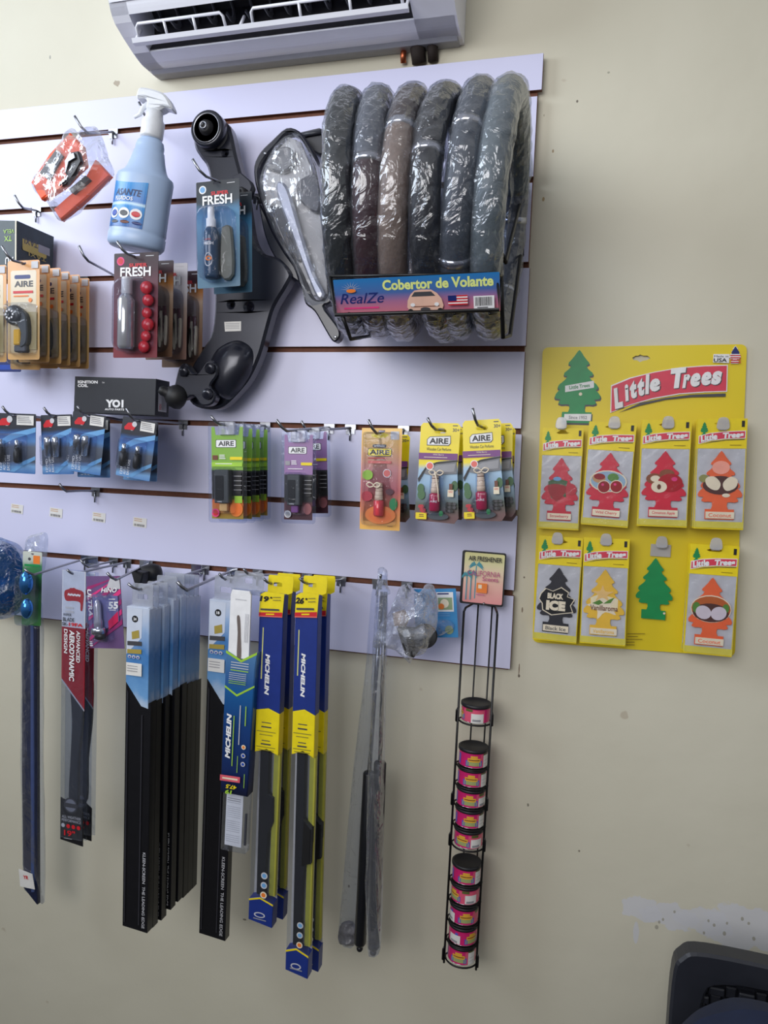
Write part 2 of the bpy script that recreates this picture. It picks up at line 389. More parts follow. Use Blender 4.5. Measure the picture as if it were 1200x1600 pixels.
# ================================================================ the setting
WY = .018                                                   # the wall stands this far behind the face of the boards
def wall_material():
    m, nt, b = nodes('cream_painted_wall'); L = nt.links.new
    tc = nt.nodes.new('ShaderNodeTexCoord')
    n1 = nt.nodes.new('ShaderNodeTexNoise'); n1.inputs['Scale'].default_value = 1.7; n1.inputs['Detail'].default_value = 4
    L(tc.outputs['Object'], n1.inputs['Vector'])
    r = nt.nodes.new('ShaderNodeValToRGB'); r.color_ramp.elements[0].position = .35; r.color_ramp.elements[1].position = .7
    r.color_ramp.elements[0].color = (*lin((209, 204, 184)), 1); r.color_ramp.elements[1].color = (*lin((218, 213, 194)), 1)
    L(n1.outputs['Fac'], r.inputs['Fac'])
    # small scuffs
    n2 = nt.nodes.new('ShaderNodeTexNoise'); n2.inputs['Scale'].default_value = 22; n2.inputs['Detail'].default_value = 2
    L(tc.outputs['Object'], n2.inputs['Vector'])
    r2 = nt.nodes.new('ShaderNodeValToRGB'); r2.color_ramp.elements[0].position = .77; r2.color_ramp.elements[1].position = .80
    r2.color_ramp.elements[0].color = (0, 0, 0, 1); r2.color_ramp.elements[1].color = (.35, .35, .35, 1)
    L(n2.outputs['Fac'], r2.inputs['Fac'])
    mx = nt.nodes.new('ShaderNodeMix'); mx.data_type = 'RGBA'
    L(r2.outputs['Color'], mx.inputs[0]); L(r.outputs['Color'], mx.inputs[6]); mx.inputs[7].default_value = (*lin((150, 125, 95)), 1)
    # the patch where the paint has peeled to white plaster, with its own ragged outline
    geo = nt.nodes.new('ShaderNodeNewGeometry'); 
    def patch(c, rx, rz, prev, col, ragged, ns):
        vm = nt.nodes.new('ShaderNodeVectorMath'); vm.operation = 'SUBTRACT'; vm.inputs[1].default_value = (c.x, WY, c.z); L(geo.outputs['Position'], vm.inputs[0])
        vs = nt.nodes.new('ShaderNodeVectorMath'); vs.operation = 'MULTIPLY'; vs.inputs[1].default_value = (1/rx, 0, 1/rz); L(vm.outputs[0], vs.inputs[0])
        ln = nt.nodes.new('ShaderNodeVectorMath'); ln.operation = 'LENGTH'; L(vs.outputs[0], ln.inputs[0])
        nn = nt.nodes.new('ShaderNodeTexNoise'); nn.inputs['Scale'].default_value = ns; nn.inputs['Detail'].default_value = 5; L(geo.outputs['Position'], nn.inputs['Vector'])
        ma = nt.nodes.new('ShaderNodeMath'); ma.operation = 'MULTIPLY_ADD'; ma.inputs[1].default_value = ragged; L(nn.outputs['Fac'], ma.inputs[0]); L(ln.outputs['Value'], ma.inputs[2])
        cr = nt.nodes.new('ShaderNodeValToRGB'); cr.color_ramp.elements[0].position = .0; cr.color_ramp.elements[0].color = (1, 1, 1, 1)
        mr = nt.nodes.new('ShaderNodeMapRange'); mr.inputs['From Min'].default_value = 1+ragged*.5-.03; mr.inputs['From Max'].default_value = 1+ragged*.5+.03
        mr.inputs['To Min'].default_value = .85; mr.inputs['To Max'].default_value = 0; L(ma.outputs[0], mr.inputs['Value'])
        m2 = nt.nodes.new('ShaderNodeMix'); m2.data_type = 'RGBA'; L(mr.outputs[0], m2.inputs[0]); L(prev, m2.inputs[6]); m2.inputs[7].default_value = (*lin(col), 1)
        nt.nodes.remove(cr)
        return m2.outputs[2]
    o = mx.outputs[2]
    for px, py, rx, rz, rg, ns in ((1000, 1420, .032, .024, 1.5, 38), (1050, 1434, .050, .022, 1.6, 40), (1100, 1440, .045, .026, 1.5, 40), (1160, 1450, .070, .042, 1.2, 35), (994, 1456, .005, .022, .9, 60)):
        o = patch(at(px, py, -WY), rx, rz, o, (212, 212, 216), rg, ns)
    for px, py, q in ((1030, 1441, .0022), (1026, 1449, .003), (1036, 1437, .002), (1054, 1425, .002), (1107, 1439, .002), (1116, 1446, .0022), (1132, 1459, .0028), (1136, 1443, .002), (1160, 1436, .0025), (1170, 1443, .0022), (1178, 1467, .0028), (1100, 1458, .002)):
        o = patch(at(px, py, -WY), q, q*1.4, o, (165, 160, 145), .9, 160)
    o = patch(at(182, 130, -WY), .007, .005, o, (160, 145, 125), 2.2, 150)
    for px, py, rx, rz, c in ((864, 236, .0018, .003, (150, 125, 85)), (849, 311, .0022, .004, (165, 135, 80)), (902, 158, .0018, .0022, (80, 70, 60)), (951, 113, .0022, .0018, (160, 158, 140)), (819, 902, .0016, .0018, (90, 75, 60)), (816, 953, .0014, .005, (120, 100, 80)), (811, 1046, .0012, .011, (120, 95, 80)),
            (811, 1056, .002, .003, (80, 62, 52)), (825, 1258, .002, .003, (110, 105, 90)), (1084, 1484, .002, .002, (185, 185, 180)), (382, 1437, .004, .0018, (110, 100, 85)), (78, 89, .0016, .004, (130, 130, 125)), (545, 1385, .002, .003, (125, 115, 100)), (905, 1330, .0018, .002, (120, 110, 95)), (1093, 1565, .0014, .003, (70, 65, 60)), (850, 180, .0012, .002, (170, 160, 140))):
        o = patch(at(px, py, -WY), rx, rz, o, c, .8, 200)
    L(o, b.inputs['Base Color']); b.inputs['Roughness'].default_value = .6
    n3 = nt.nodes.new('ShaderNodeTexNoise'); n3.inputs['Scale'].default_value = 9; n3.inputs['Detail'].default_value = 6; L(tc.outputs['Object'], n3.inputs['Vector'])
    bp = nt.nodes.new('ShaderNodeBump'); bp.inputs['Strength'].default_value = .25; bp.inputs['Distance'].default_value = .01
    L(n3.outputs['Fac'], bp.inputs['Height']); L(bp.outputs['Normal'], b.inputs['Normal'])
    return m
w = MB(); w.box((-.5, WY+.0506, 1.6), (5.2, .1, 3.2), wall_material())
tag(w.build('wall_back'), 'cream painted wall behind the slat board', None, kind='structure')
w = MB(); w.box((-.5, -2.0, -.05), (5.2, 4.2, .1), mat('grey_floor_tile', (80, 77, 72), .45, var=.12, scale=3))
tag(w.build('floor'), None, None, kind='structure')

# ---- the slat board
lav = mat('white_laminate', (216, 216, 243), .32, var=.015, scale=5, spec=.4)
mdf = mat('raw_brown_board', (112, 68, 50), .75, var=.12, scale=120)
board = thing('slat_board', 'white slatted display board with brown grooves fixed to the cream wall', 'display board', (-.8, 0, Z0-.49))
XL, XR = -1.62, 0.0
gz = [Z0-.15*k for k in range(7)]
edges = [Z0+.068]+gz+[Z0-1.048]
G = .0052
xr = [.004, -.003, -.004, -.001, -.002, 0, 0, 0]
for i in range(8):
    top = edges[i]-(G if i else 0); bot = edges[i+1]+(G if i < 7 else .004)
    s = MB(); x1 = XR+xr[i]; o = Vector((-.8, 0, Z0-.49))
    s.prism([(XL-o.x, bot-o.z), (x1-o.x, bot-o.z), (x1-o.x, top-o.z), (XL-o.x, top-o.z)], 0, .009, lav, side=mdf, bev=.0004)
    s.build('slat', board)
s = MB(); o = Vector((-.8, 0, Z0-.49))
s.prism([(XL-o.x, edges[-1]-o.z), (-.004-o.x, edges[-1]-o.z), (-.004-o.x, edges[0]-.002-o.z), (XL-o.x, edges[0]-.002-o.z)], .0091, WY, mdf)
s.build('backing_panel', board)
# dents and scuffs in the laminate are small raised-edge chips
def chip(px, py, w, h, c=(150, 130, 120)):
    pass

# ---- small price stickers on the board
st = None
for i, (px, py) in enumerate(((27, 795), (88, 801), (155, 808), (219, 816))):
    S = Slot((px, py-7), (px-1, py+7), 19, .0006)
    if not st:
        c = Card(S.w, S.h, K['sticker'], t=.0003, r=.0005); c.dl = .0001
        c.lines(.08, .12, .8, .5, 2, mat('faded_orange_print', (205, 170, 140), .5)); c.bars(.1, .68, .9, .92, 12, K['dgrey'])
        st = c.build('price_sticker'); st.location = S.p; st.rotation_euler = S.rot
    else:
        n = st.copy(); COL.objects.link(n); n.location = S.p; n.rotation_euler = S.rot; stn = n
    o = st if i == 0 else n
    tag(o, ['leftmost small price sticker on the white board, above the blue bag', 'small price sticker on the white board, second of the row of four',
            'small price sticker on the white board, third of the row of four', 'rightmost small price sticker of the row of four on the white board'][i], 'price sticker', 'price stickers on the slat board')

# ---- hooks
def hook(pb, pt, label, tip=.022, lean=0.0, plate=True, r=.0024):
    """pb: world point in a groove, pt: world point of the far end before its upturned tip"""
    root = thing('display_hook', label, 'hook', pb, group='steel hooks in the slat board')
    v = Vector(pt)-Vector(pb); b = MB(); dx = Vector((lean, 0, 0))
    pts = [(0, .004, 0), (0, -.004, -.001), tuple(v*.5), tuple(v), tuple(v+Vector((lean*.5, -.006, tip*.35))), tuple(v+Vector((lean, -.012, tip)))]
    b.tube(pts, r, K['steel'], 8); b.build('prong', root)
    if plate:
        b = MB(); b.prism(rrect(-.011, -.004, .011, .006, .001), -.0022, -.0006, K['steel'])
        b.prism(rrect(-.009, -.013, .009, -.004, .001), -.0022, -.0006, K['steel'])
        b.tube([(0, -.003, -.004), (0, -.004, -.026)], .0018, K['steel'], 6)
        b.build('bracket', root)
    return root
def hook_for(P, d, k, label, ext=.02, tip=.022, lean=-.004, drop=.002, plate=True, x=None):
    """hook through the hang hole just under world point P of a pack that hangs at distance d, from groove k"""
    gzk = gz[k-1]; X = P.x if x is None else x
    return hook((X, 0, gzk-.001), (X+lean*.3, -d-ext, P.z-drop), label, tip, lean, plate)
# ================================================================ air conditioner
def xat(px, py, x):
    """distance d and height z of the point with world x that the photograph shows at px, py"""
    v = ray(px, py); t = (x-CAMP.x)/v.x; p = CAMP+v*t
    return (-p.y, p.z)
acL, acR = at(243, 127, 0).x, at(716, 68, 0).x
zb = (at(243, 127, -WY).z + at(716, 68, -WY).z)/2
AO = Vector(((acL+acR)/2, WY, zb))
ac = thing('air_conditioner', 'white wall-mounted air conditioner at the top of the picture, its air outlet open', 'air conditioner', AO)
acw = mat('glossy_white_casing', (240, 241, 250), .28, var=.01, scale=4); acg = mat('grey_casing', (170, 172, 182), .45, var=.03)
dk = mat('dark_outlet', (38, 38, 44), .5)
def extr(b, prof, x0, x1, m, cap=True):
    """section given as (distance from wall, height) pairs, pushed along x"""
    n = len(prof); vs = [(x0, -p[0], p[1]) for p in prof]+[(x1, -p[0], p[1]) for p in prof]
    fs = [(i, i+1, n+i+1, n+i) for i in range(n-1)]
    if cap: fs += [(n-1, 0, n, 2*n-1), tuple(reversed(range(n))), tuple(range(n, 2*n))]
    b.add(vs, fs, m)
hw = (acR-acL)/2
under = spline([(.034, -.001), (.060, -.001), (.086, .005)], 4, False)
nose = spline([(.154, .036), (.164, .054), (.176, .092), (.186, .15), (.190, .26)], 4, False)
b = MB(); extr(b, [(0, -.003), (.028, -.006), (.036, -.0015), (.036, .03), (0, .03)], -hw, hw, acg); b.build('rear_cover', ac, label='grey underside cover')
b = MB()
extr(b, under+[(.084, .009), (.07, .03), (.034, .03)], -hw-.004, hw+.004, acw)
extr(b, nose+[(0, .26), (0, .12), (.10, .12), (.150, .040)], -hw-.006, hw+.008, acw)
for x0, x1 in ((-hw-.006, -hw+.030), (hw-.068, hw+.008)):            # cheeks either side of the outlet
    extr(b, under+[(.12, .017), (.145, .028)]+nose[:12]+[(.0, .15), (0, .0)], x0, x1, acw)
b.build('casing', ac)
b = MB(); extr(b, [(.1665, .0535), (.1795, .091), (.190, .15), (.1945, .262), (.188, .262), (.17, .10)], -hw-.004, hw+.006, acw)
b.build('front_panel', ac)
b = MB(); extr(b, [(.086, .0095), (.070, .034), (.072, .075), (.10, .098), (.135, .085), (.150, .046), (.153, .048), (.138, .09), (.10, .104), (.066, .08), (.064, .03)], -hw+.02, hw-.055, dk); b.build('air_duct', ac, label='dark hollow of the air outlet')
b = MB(); vm_ = mat('grey_vane', (120, 122, 130), .4)
for i in range(14):
    x = -hw+.050+i*(2*hw-.125)/13
    n = 9; pts = [(.10+.030*math.cos(t), .062+.026*math.sin(t)) for t in [PI*(.15+1.5*k/(n-1)) for k in range(n)]]
    pin = [(.10+.019*math.cos(t), .062+.017*math.sin(t)) for t in [PI*(.15+1.5*k/(n-1)) for k in range(n)]]
    vs = []
    for xx in (x-.001, x+.001): vs += [(xx+(-p[1]+.06)*.15, -p[0], p[1]) for p in pts+pin]
    N = 2*n
    fs = [(k, k+1, n+k+1, n+k) for k in range(n-1)]+[(N+k, N+k+1, N+n+k+1, N+n+k) for k in range(n-1)]+[(k, k+1, N+k+1, N+k) for k in range(n-1)]+[(n+k, n+k+1, N+n+k+1, N+n+k) for k in range(n-1)]
    b.add(vs, fs, vm_); b.build('swing_vane', ac); b = MB()
x0, x1 = -hw+.026, hw-.066
extr(b, [(.126, -.006), (.136, -.005), (.140, .002), (.130, .0)], x0, x1, acw)
def frame(xa, xb):
    L = xb-xa; q = lambda x, t: (x, -(.131+.016*t), .0+.022*t)
    b.tube([q(xa, 0), q(xa+.001, .8), q(xa+.006, 1), q(xb-.006, 1), q(xb-.001, .8), q(xb, 0)], .0028, acw, 6)
    for k in (1, 2): b.tube([q(xa+L*k/3, 0), q(xa+L*k/3, 1)], .0028, acw, 6)
frame(x0+.012, x0+(x1-x0)*.36); frame(x0+(x1-x0)*.46, x1-.010)
for x in (x0+.004, x0+(x1-x0)*.41, x1-.004): b.tube([(x, -.133, .0), (x, -.115, .03)], .003, acw, 6)
b.build('louver', ac)

# pipe stub and dark gap under the unit
q = at(632, 91, -WY); pipe = thing('copper_pipe', 'short copper pipe with dark insulation poking out under the air conditioner', 'pipe', (q.x, WY, q.z))
b = MB(); b.tube([(0, 0, .02), (0, -.012, .0), (.0, -.006, -.012)], .0055, mat('copper', (200, 110, 75), .35, .9), 10); b.build('copper_tube', pipe)
b = MB(); b.tube([(.03, 0, .02), (.028, -.014, .004), (.03, -.004, -.014)], .014, mat('dark_foam', (45, 36, 32), .8), 10)
b.tube([(.058, 0, .02), (.056, -.014, .006), (.056, -.002, -.012)], .010, mat('dark_foam', (45, 36, 32), .8), 10); b.build('insulation', pipe)

# ================================================================ orange straps in a bag
Pp = Plane(135, 200, .15)
r = thing('bagged_tow_strap', 'bright orange folded strap with a metal buckle in a clear bag, hanging at upper left', 'tow strap', Pp.o)
orm = mat('orange_webbing', (255, 96, 50), .55, var=.08, scale=90)
b = MB(); b.prism(Pp.L([(118, 213), (137, 233), (142, 264), (110, 292), (74, 317), (58, 290), (86, 246)]), -.018, -.006, orm, bev=.003)
b.prism(Pp.L([(137, 233), (143, 262), (112, 296), (80, 316), (96, 296), (128, 262)]), -.020, -.008, mat('orange_webbing_fold', (250, 120, 75), .5, var=.08, scale=90), bev=.002)
n0 = b.v[:]; b.ly = -.0215
t = Pp.l(96, 265); b.text('apcod', t[0], t[1], .052, .016, K['white'], rot=math.radians(56), bold=.02, y=-.0235)
q = [Pp.l(*p) for p in ((100, 241), (111, 251), (89, 289), (75, 277))]; b.prism(q, -.0225, -.019, K['dgrey'])
b.build('strap', r)
b = MB(); b.prism(Pp.L([(150, 250), (173, 275), (135, 312), (96, 345), (85, 327), (118, 298), (132, 282)]), -.004, .008, orm, bev=.003); b.build('strap', r)
b = MB(); b.prism(Pp.L([(127, 248), (138, 246), (143, 262), (133, 280), (120, 297), (113, 300), (122, 276), (124, 262)]), -.030, -.022, mat('strap_black', (38, 34, 36), .35), bev=.0015)
b.prism(Pp.L([(120, 262), (126, 252), (134, 250), (136, 258), (126, 264), (121, 282)]), -.034, -.030, K['steel'], bev=.001)
for k in range(4): b.box((Pp.l(112+k*3.4, 297-k*3)[0], -.031, Pp.l(112+k*3.4, 297-k*3)[1]), (.0018, .004, .008), K['chrome'], Matrix.Rotation(.5, 3, 'Y'))
b.prism(Pp.L([(114, 300), (140, 278), (146, 284), (120, 306)]), .0, -.012, mat('strap_black', (38, 34, 36), .35), bev=.001)
b.build('buckle', r)
b = MB(); b.pillow(spline(Pp.L([(112, 200), (128, 214), (146, 196), (160, 215), (166, 240), (176, 270), (148, 306), (98, 346), (84, 330), (74, 316), (50, 292), (66, 268), (92, 238)]), 3), .030, K['bag'], amp=.004, freq=45, n=84, rings=16, flat=True); b.build('clear_bag', r)
hook((at(112, 184, .13).x, 0, gz[0]-.001), at(137, 208, .13), 'steel hook at upper left holding the bagged orange strap', .028, -.020)
hook((at(58, 332, 0).x, 0, gz[1]-.001), tuple(at(36, 325, .09)), 'empty steel hook at the left edge, below the orange strap', .022, -.010)
hook((at(188, 428, 0).x, 0, gz[2]-.001), tuple(at(138, 408, .14)), 'long empty steel hook between the peach packs and the red blister pack', .026, -.012)

# ================================================================ spray bottle
top, bot = at(237, 212, .13), at(213, 390, .13)
v = bot-top; H = v.length; roll = math.atan2(-v.x, -v.z)
r = thing('spray_bottle', 'pale blue spray bottle with white trigger head and blue label', 'spray bottle', top, (0, roll, .12))
pb = mat('pale_blue_plastic', (172, 194, 226), .35, var=.01); pw = mat('white_trigger_plastic', (232, 235, 240), .35)
R = (at(262, 340, .13)-at(183, 336, .13)).length/2
prof = [(.0, 0), (R*.32, 0), (R*.34, -H*.03), (R*.46, -H*.06), (R*.50, -H*.10), (R*.50, -H*.14), (R*.53, -H*.145), (R*.60, -H*.22), (R*.70, -H*.30), (R*.78, -H*.335), (R*.97, -H*.37), (R, -H*.40), (R*.985, -H*.55), (R*.99, -H*.80),
        (R*1.0, -H*.86), (R*.97, -H*.875), (R*1.01, -H*.89), (R*1.0, -H*.97), (R*.90, -H*1.0), (R*.2, -H*1.0)]
b = MB(); b.lathe(prof, pb, n=36, sy=.72); b.build('bottle', r)
b = MB()
def bow(p):                                                    # lay the flat label round the bottle
    a = p.x/R; return Vector((R*1.012*math.sin(a), -R*.72*1.012*math.cos(a)+(p.y+.001), p.z))
s0 = len(b.v)
lw0, lw1, lz0, lz1 = -R*.92, R*.50, -H*.46, -H*.86
NX, NZ = 16, 14
vs = [(lw0+(lw1-lw0)*i/NX, -.001, lz0+(lz1-lz0)*j/NZ-(.004*math.sin(i/NX*PI) if j == 0 else 0)) for j in range(NZ+1) for i in range(NX+1)]
fs = [(j*(NX+1)+i, (j+1)*(NX+1)+i, (j+1)*(NX+1)+i+1, j*(NX+1)+i+1) for j in range(NZ) for i in range(NX)]
b.add(vs, fs, grad('bottle_label_blue', [(0, (40, 95, 165)), (.45, (45, 140, 210)), (.5, (200, 230, 245)), (.55, (35, 110, 190)), (1, (60, 150, 215))], lz1, lz0, nz=.06))
def strip(pts, m, y): 
    o = len(b.v); b.prism(pts, y, y, m)
cx = (lw0+lw1)/2
b.text('ASANTE', cx+.001, -H*.565, R*1.0, R*.22, mat('label_dark_text', (20, 40, 90), .4), bold=.02, y=-.0016, shear=.2)
b.text('FLUIDOS', cx-.006, -H*.618, R*.75, R*.13, K['white'], bold=.02, y=-.0016)
for k, (c, dx) in enumerate((('white', -.55), ('white', .0), ('white', .55))):
    b.prism(ell(cx+R*dx*.8, -H*.745, R*.21, R*.18), -.0016, -.0016, K['white'])
    b.prism(ell(cx+R*dx*.8, -H*.745, R*.15, R*.09), -.0020, -.0020, K[('blue', 'dgrey', 'red')[k]])
    b.prism(ell(cx+R*dx*.8+.004, -H*.82, R*.17, R*.05), -.0018, -.0018, K[('dgrey', 'brown', 'navy')[k]])
b.warp(s0, bow); b.build('label_wrap', r, label='blue printed label')
b = MB(); b.lathe([(R*.36, .0), (R*.38, .004), (R*.38, .03), (R*.30, .036), (R*.27, .05)], pw, c=(0, 0, -.006), n=24)
hd = [(-.020, .062), (-.034, .060), (-.036, .070), (-.030, .080), (.0, .078), (.020, .072), (.034, .056), (.036, .048), (.022, .050), (.012, .044), (-.012, .042), (-.014, .056)]
b.prism(spline(hd, 3), -.012, .012, pw, bev=.004)
b.build('spray_head', r)
b = MB(); b.tube([(-.016, 0, .056), (-.024, -.002, .046), (-.028, -.002, .034), (-.038, -.002, .028)], [.005, .005, .004, .003], pw, 8); b.build('trigger', r)
hook((at(240, 193, 0).x, 0, gz[0]-.001), tuple(at(231, 190, .10)+Vector((0, 0, .004))), 'steel hook at the neck of the pale blue spray bottle', .028, -.012)

# ================================================================ suspension control arm
Pa = Plane(334, 210, .055)
r = thing('control_arm', 'black steel car suspension arm with round bushing on top and ball joint at its foot', 'suspension arm', Pa.o)
am = mat('black_painted_steel', (36, 38, 50), .28, .3, var=.1, scale=30, coat=.4); rub = mat('black_rubber', (20, 20, 23), .55)
out = [(304, 214), (306, 232), (314, 246), (325, 262), (330, 290), (331, 330), (329, 370), (332, 420), (337, 460), (333, 517), (317, 547), (302, 572), (292, 606), (302, 632), (330, 640), (352, 634),
       (375, 612), (392, 590), (408, 555), (420, 512), (430, 480), (450, 446), (456, 428), (438, 405), (412, 396), (397, 374), (390, 335), (384, 295), (371, 245), (364, 212), (357, 195), (343, 184), (325, 184), (309, 196)]
h1 = ell(*Pa.l(363, 477), .0045, .0045, 14); h2 = ell(*Pa.l(391, 481), .0068, .0068, 14); h3 = ell(*Pa.l(354, 241), .0034, .0034, 12)
b = MB(); b.prism(spline(Pa.L(out), 4), -.006, .020, am, holes=[h1, h2, h3], bev=.005)
# the pressed swelling above the ball joint
c = Pa.l(368, 575)
b.pillow(spline(Pa.L([(335, 560), (350, 540), (375, 532), (396, 545), (398, 570), (384, 600), (360, 625), (340, 618), (330, 590)]), 4), .030, am, yc=-.004, back=0)
b.build('arm_body', r)
b = MB()
for d_, m_ in ((1, am),):
    b.lathe([(.030, .0), (.034, -.004), (.034, -.024), (.031, -.028), (.027, -.026)], am, c=(0, -.002, 0), axis=(0, 1, 0), n=36)
b.lathe([(.0275, .0), (.0275, -.001), (.0262, -.002), (.0255, .0)], K['steel'], c=(0, -.0285, 0), axis=(0, 1, 0), n=36)
b.lathe([(.0255, .0), (.024, -.002), (.016, .003), (.0145, -.003), (.012, -.010), (.009, -.012)], rub, c=(0, -.026, 0), axis=(0, 1, 0), n=36)
b.lathe([(.0075, .0), (.0075, -.016), (.006, -.0165), (.0042, -.0160), (.0040, -.006)], K['steel'], c=(0, -.026, 0), axis=(0, 1, 0), n=24, cap=False)
b.build('bushing', r)
b = MB(); j = Pa.l(322, 606)
b.prism(spline(Pa.L([(296, 578), (306, 572), (322, 588), (338, 568), (352, 572), (354, 590), (344, 606), (352, 620), (346, 634), (330, 636), (318, 622), (300, 628), (288, 618), (290, 600)]), 4), -.040, -.022, am, bev=.003)
for q in ((305, 585), (345, 580), (341, 619)):
    c = Pa.l(*q); b.lathe([(.0105, .0), (.0105, -.007), (.008, -.010), (.0, -.010)], am, c=(c[0], -.038, c[1]), axis=(0, 1, 0), n=6 if q[0] == 305 else 18)
b.build('ball_joint_plate', r)
b = MB(); c = Pa.l(291, 627)
b.lathe([(.012, .014), (.020, .010), (.0235, .0), (.0225, -.012), (.017, -.020), (.012, -.024), (.0095, -.026), (.0095, -.034), (.007, -.038), (.005, -.040)], rub, c=(c[0]+.004, -.035, c[1]+.004), axis=(.62, .55, -.30), n=28)
b.lathe([(.011, 0), (.013, -.003), (.011, -.006)], rub, c=(c[0]-.010, -.046, c[1]+.012), axis=(.62, .55, -.30), n=20)
b.build('ball_joint', r)
b = MB(); q = Pa.L([(353, 504), (379, 503), (379, 518), (354, 519)]); b.prism(q, -.0067, -.0060, K['sticker']); 
for k in range(4): z = q[0][1]-.003-.003*k; b.prism([(q[0][0]+.003, z-.001), (q[1][0]-.003, z-.001), (q[1][0]-.003, z), (q[0][0]+.003, z)], -.0069, -.0069, K['grey'])
b.build('price_sticker', r)
b = MB(); c = Pa.l(391, 312)
b.prism(Pa.L([(373, 284), (386, 278), (400, 290), (404, 300), (398, 316), (386, 316), (380, 300)]), -.028, -.012, am, bev=.002)
b.tube([(c[0]-.016, -.02, c[1]+.016), (c[0]-.004, -.028, c[1]+.004)], .0045, am, 8)
b.lathe([(.0105, .010), (.0105, -.008), (.008, -.010), (.0035, -.010), (.003, -.006)], rub, c=(c[0], -.030, c[1]), axis=(.3, 1, -.1), n=20)
b.build('bracket_bushing', r)

# ================================================================ black trim wrapped in clear film
Pb = Plane(460, 215, .05)
r = thing('trim_piece', 'black plastic car trim piece wrapped in crinkled clear film, beside the steering wheel covers', 'car trim', Pb.o)
tr = mat('black_trim_plastic', (30, 32, 44), .3, var=.06, coat=.2)
o1 = [(450, 203), (470, 208), (484, 226), (497, 252), (505, 290), (512, 340), (518, 400), (522, 450), (519, 474), (508, 480), (522, 500), (532, 514), (534, 526), (527, 535), (520, 532), (508, 512), (494, 488), (480, 476), (476, 458), (470, 444), (462, 418), (446, 395), (428, 364), (418, 338), (410, 316), (402, 290), (400, 262), (410, 240), (428, 222)]
i1 = [(452, 211), (468, 216), (482, 236), (494, 268), (503, 320), (510, 380), (515, 440), (512, 466), (496, 470), (484, 456), (474, 430), (462, 404), (440, 372), (427, 345), (416, 318), (408, 288), (408, 266), (418, 248), (434, 230)]
b = MB(); b.prism(spline(Pb.L(o1), 3), -.010, .012, tr, holes=[spline(Pb.L(i1), 3)], bev=.003)
for q in ((418, 243), (527, 528), (427, 332)): c = Pb.l(*q); b.lathe([(.003, 0), (.003, -.002), (.001, -.002)], K['steel'], c=(c[0], -.0098, c[1]), axis=(0, 1, 0), n=10)
b.prism(spline(Pb.L([(405, 318), (414, 332), (428, 364), (446, 395), (462, 418), (468, 440), (452, 430), (428, 400), (414, 368), (408, 340)]), 3), -.002, .014, tr, bev=.003)
b.build('frame', r)
b = MB(); b.prism(Pb.L([(414, 262), (432, 236), (452, 214), (470, 222), (486, 262), (500, 330), (508, 400), (512, 460), (490, 462), (470, 420), (440, 370), (415, 312)]), .000, .006, mat('pale_backing_foam', (196, 192, 188), .6, var=.12, scale=18), bev=.001); b.build('backing_foam', r)
b = MB()
b.prism(spline(Pb.L([(418, 262), (428, 244), (448, 232), (462, 240), (462, 258), (448, 272), (430, 270)]), 3), -.012, -.002, mat('grey_pocket', (120, 118, 118), .35), bev=.003)
b.prism(spline(Pb.L([(466, 292), (478, 280), (498, 276), (504, 310), (500, 334), (486, 330), (472, 316)]), 3), -.012, -.002, mat('dark_pocket', (66, 66, 74), .35), bev=.003)
b.prism(Pb.L([(424, 324), (446, 326), (458, 350), (476, 408), (468, 410), (452, 388)]), -.010, -.001, mat('dark_grey_insert', (58, 58, 64), .4), bev=.002)
b.build('insert', r)
b = MB(); b.prism(spline(Pb.L([(440, 290), (456, 300), (474, 360), (496, 430), (512, 462), (502, 470), (484, 430), (462, 372), (440, 312)]), 3), -.022, -.010, mat('silver_strip', (176, 178, 190), .35, .4), bev=.004); b.build('silver_strip', r)
b = MB(); b.pillow(spline(Pb.L([(425, 240), (445, 216), (468, 214), (486, 236), (500, 262), (508, 300), (513, 400), (519, 440), (518, 472), (500, 482), (482, 478), (476, 452), (462, 420), (436, 372), (414, 320), (408, 280)]), 3), .030, K['bag'], amp=.004, freq=42, n=80, rings=14, yc=-.006, back=0, flat=True); b.build('clear_film', r)
Pc = Plane(490, 215, .02)
r = thing('plastic_bracket', 'dark grey plastic bracket showing behind the wrapped trim, left of the wheel covers', 'bracket', Pc.o)
b = MB(); b.prism(Pc.L([(470, 209), (500, 202), (512, 206), (512, 244), (500, 244), (486, 236)]), -.008, .010, mat('dark_grey_bracket', (52, 54, 62), .4), bev=.003); b.build('plate', r)
b = MB(); b.tube([(*Pc.l(476, 216), 0)][:0] or [(Pc.l(474, 216)[0], -.012, Pc.l(474, 216)[1]), (Pc.l(508, 210)[0], -.012, Pc.l(508, 210)[1])], .004, mat('dark_grey_bracket', (52, 54, 62), .4), 8); b.build('rib', r)

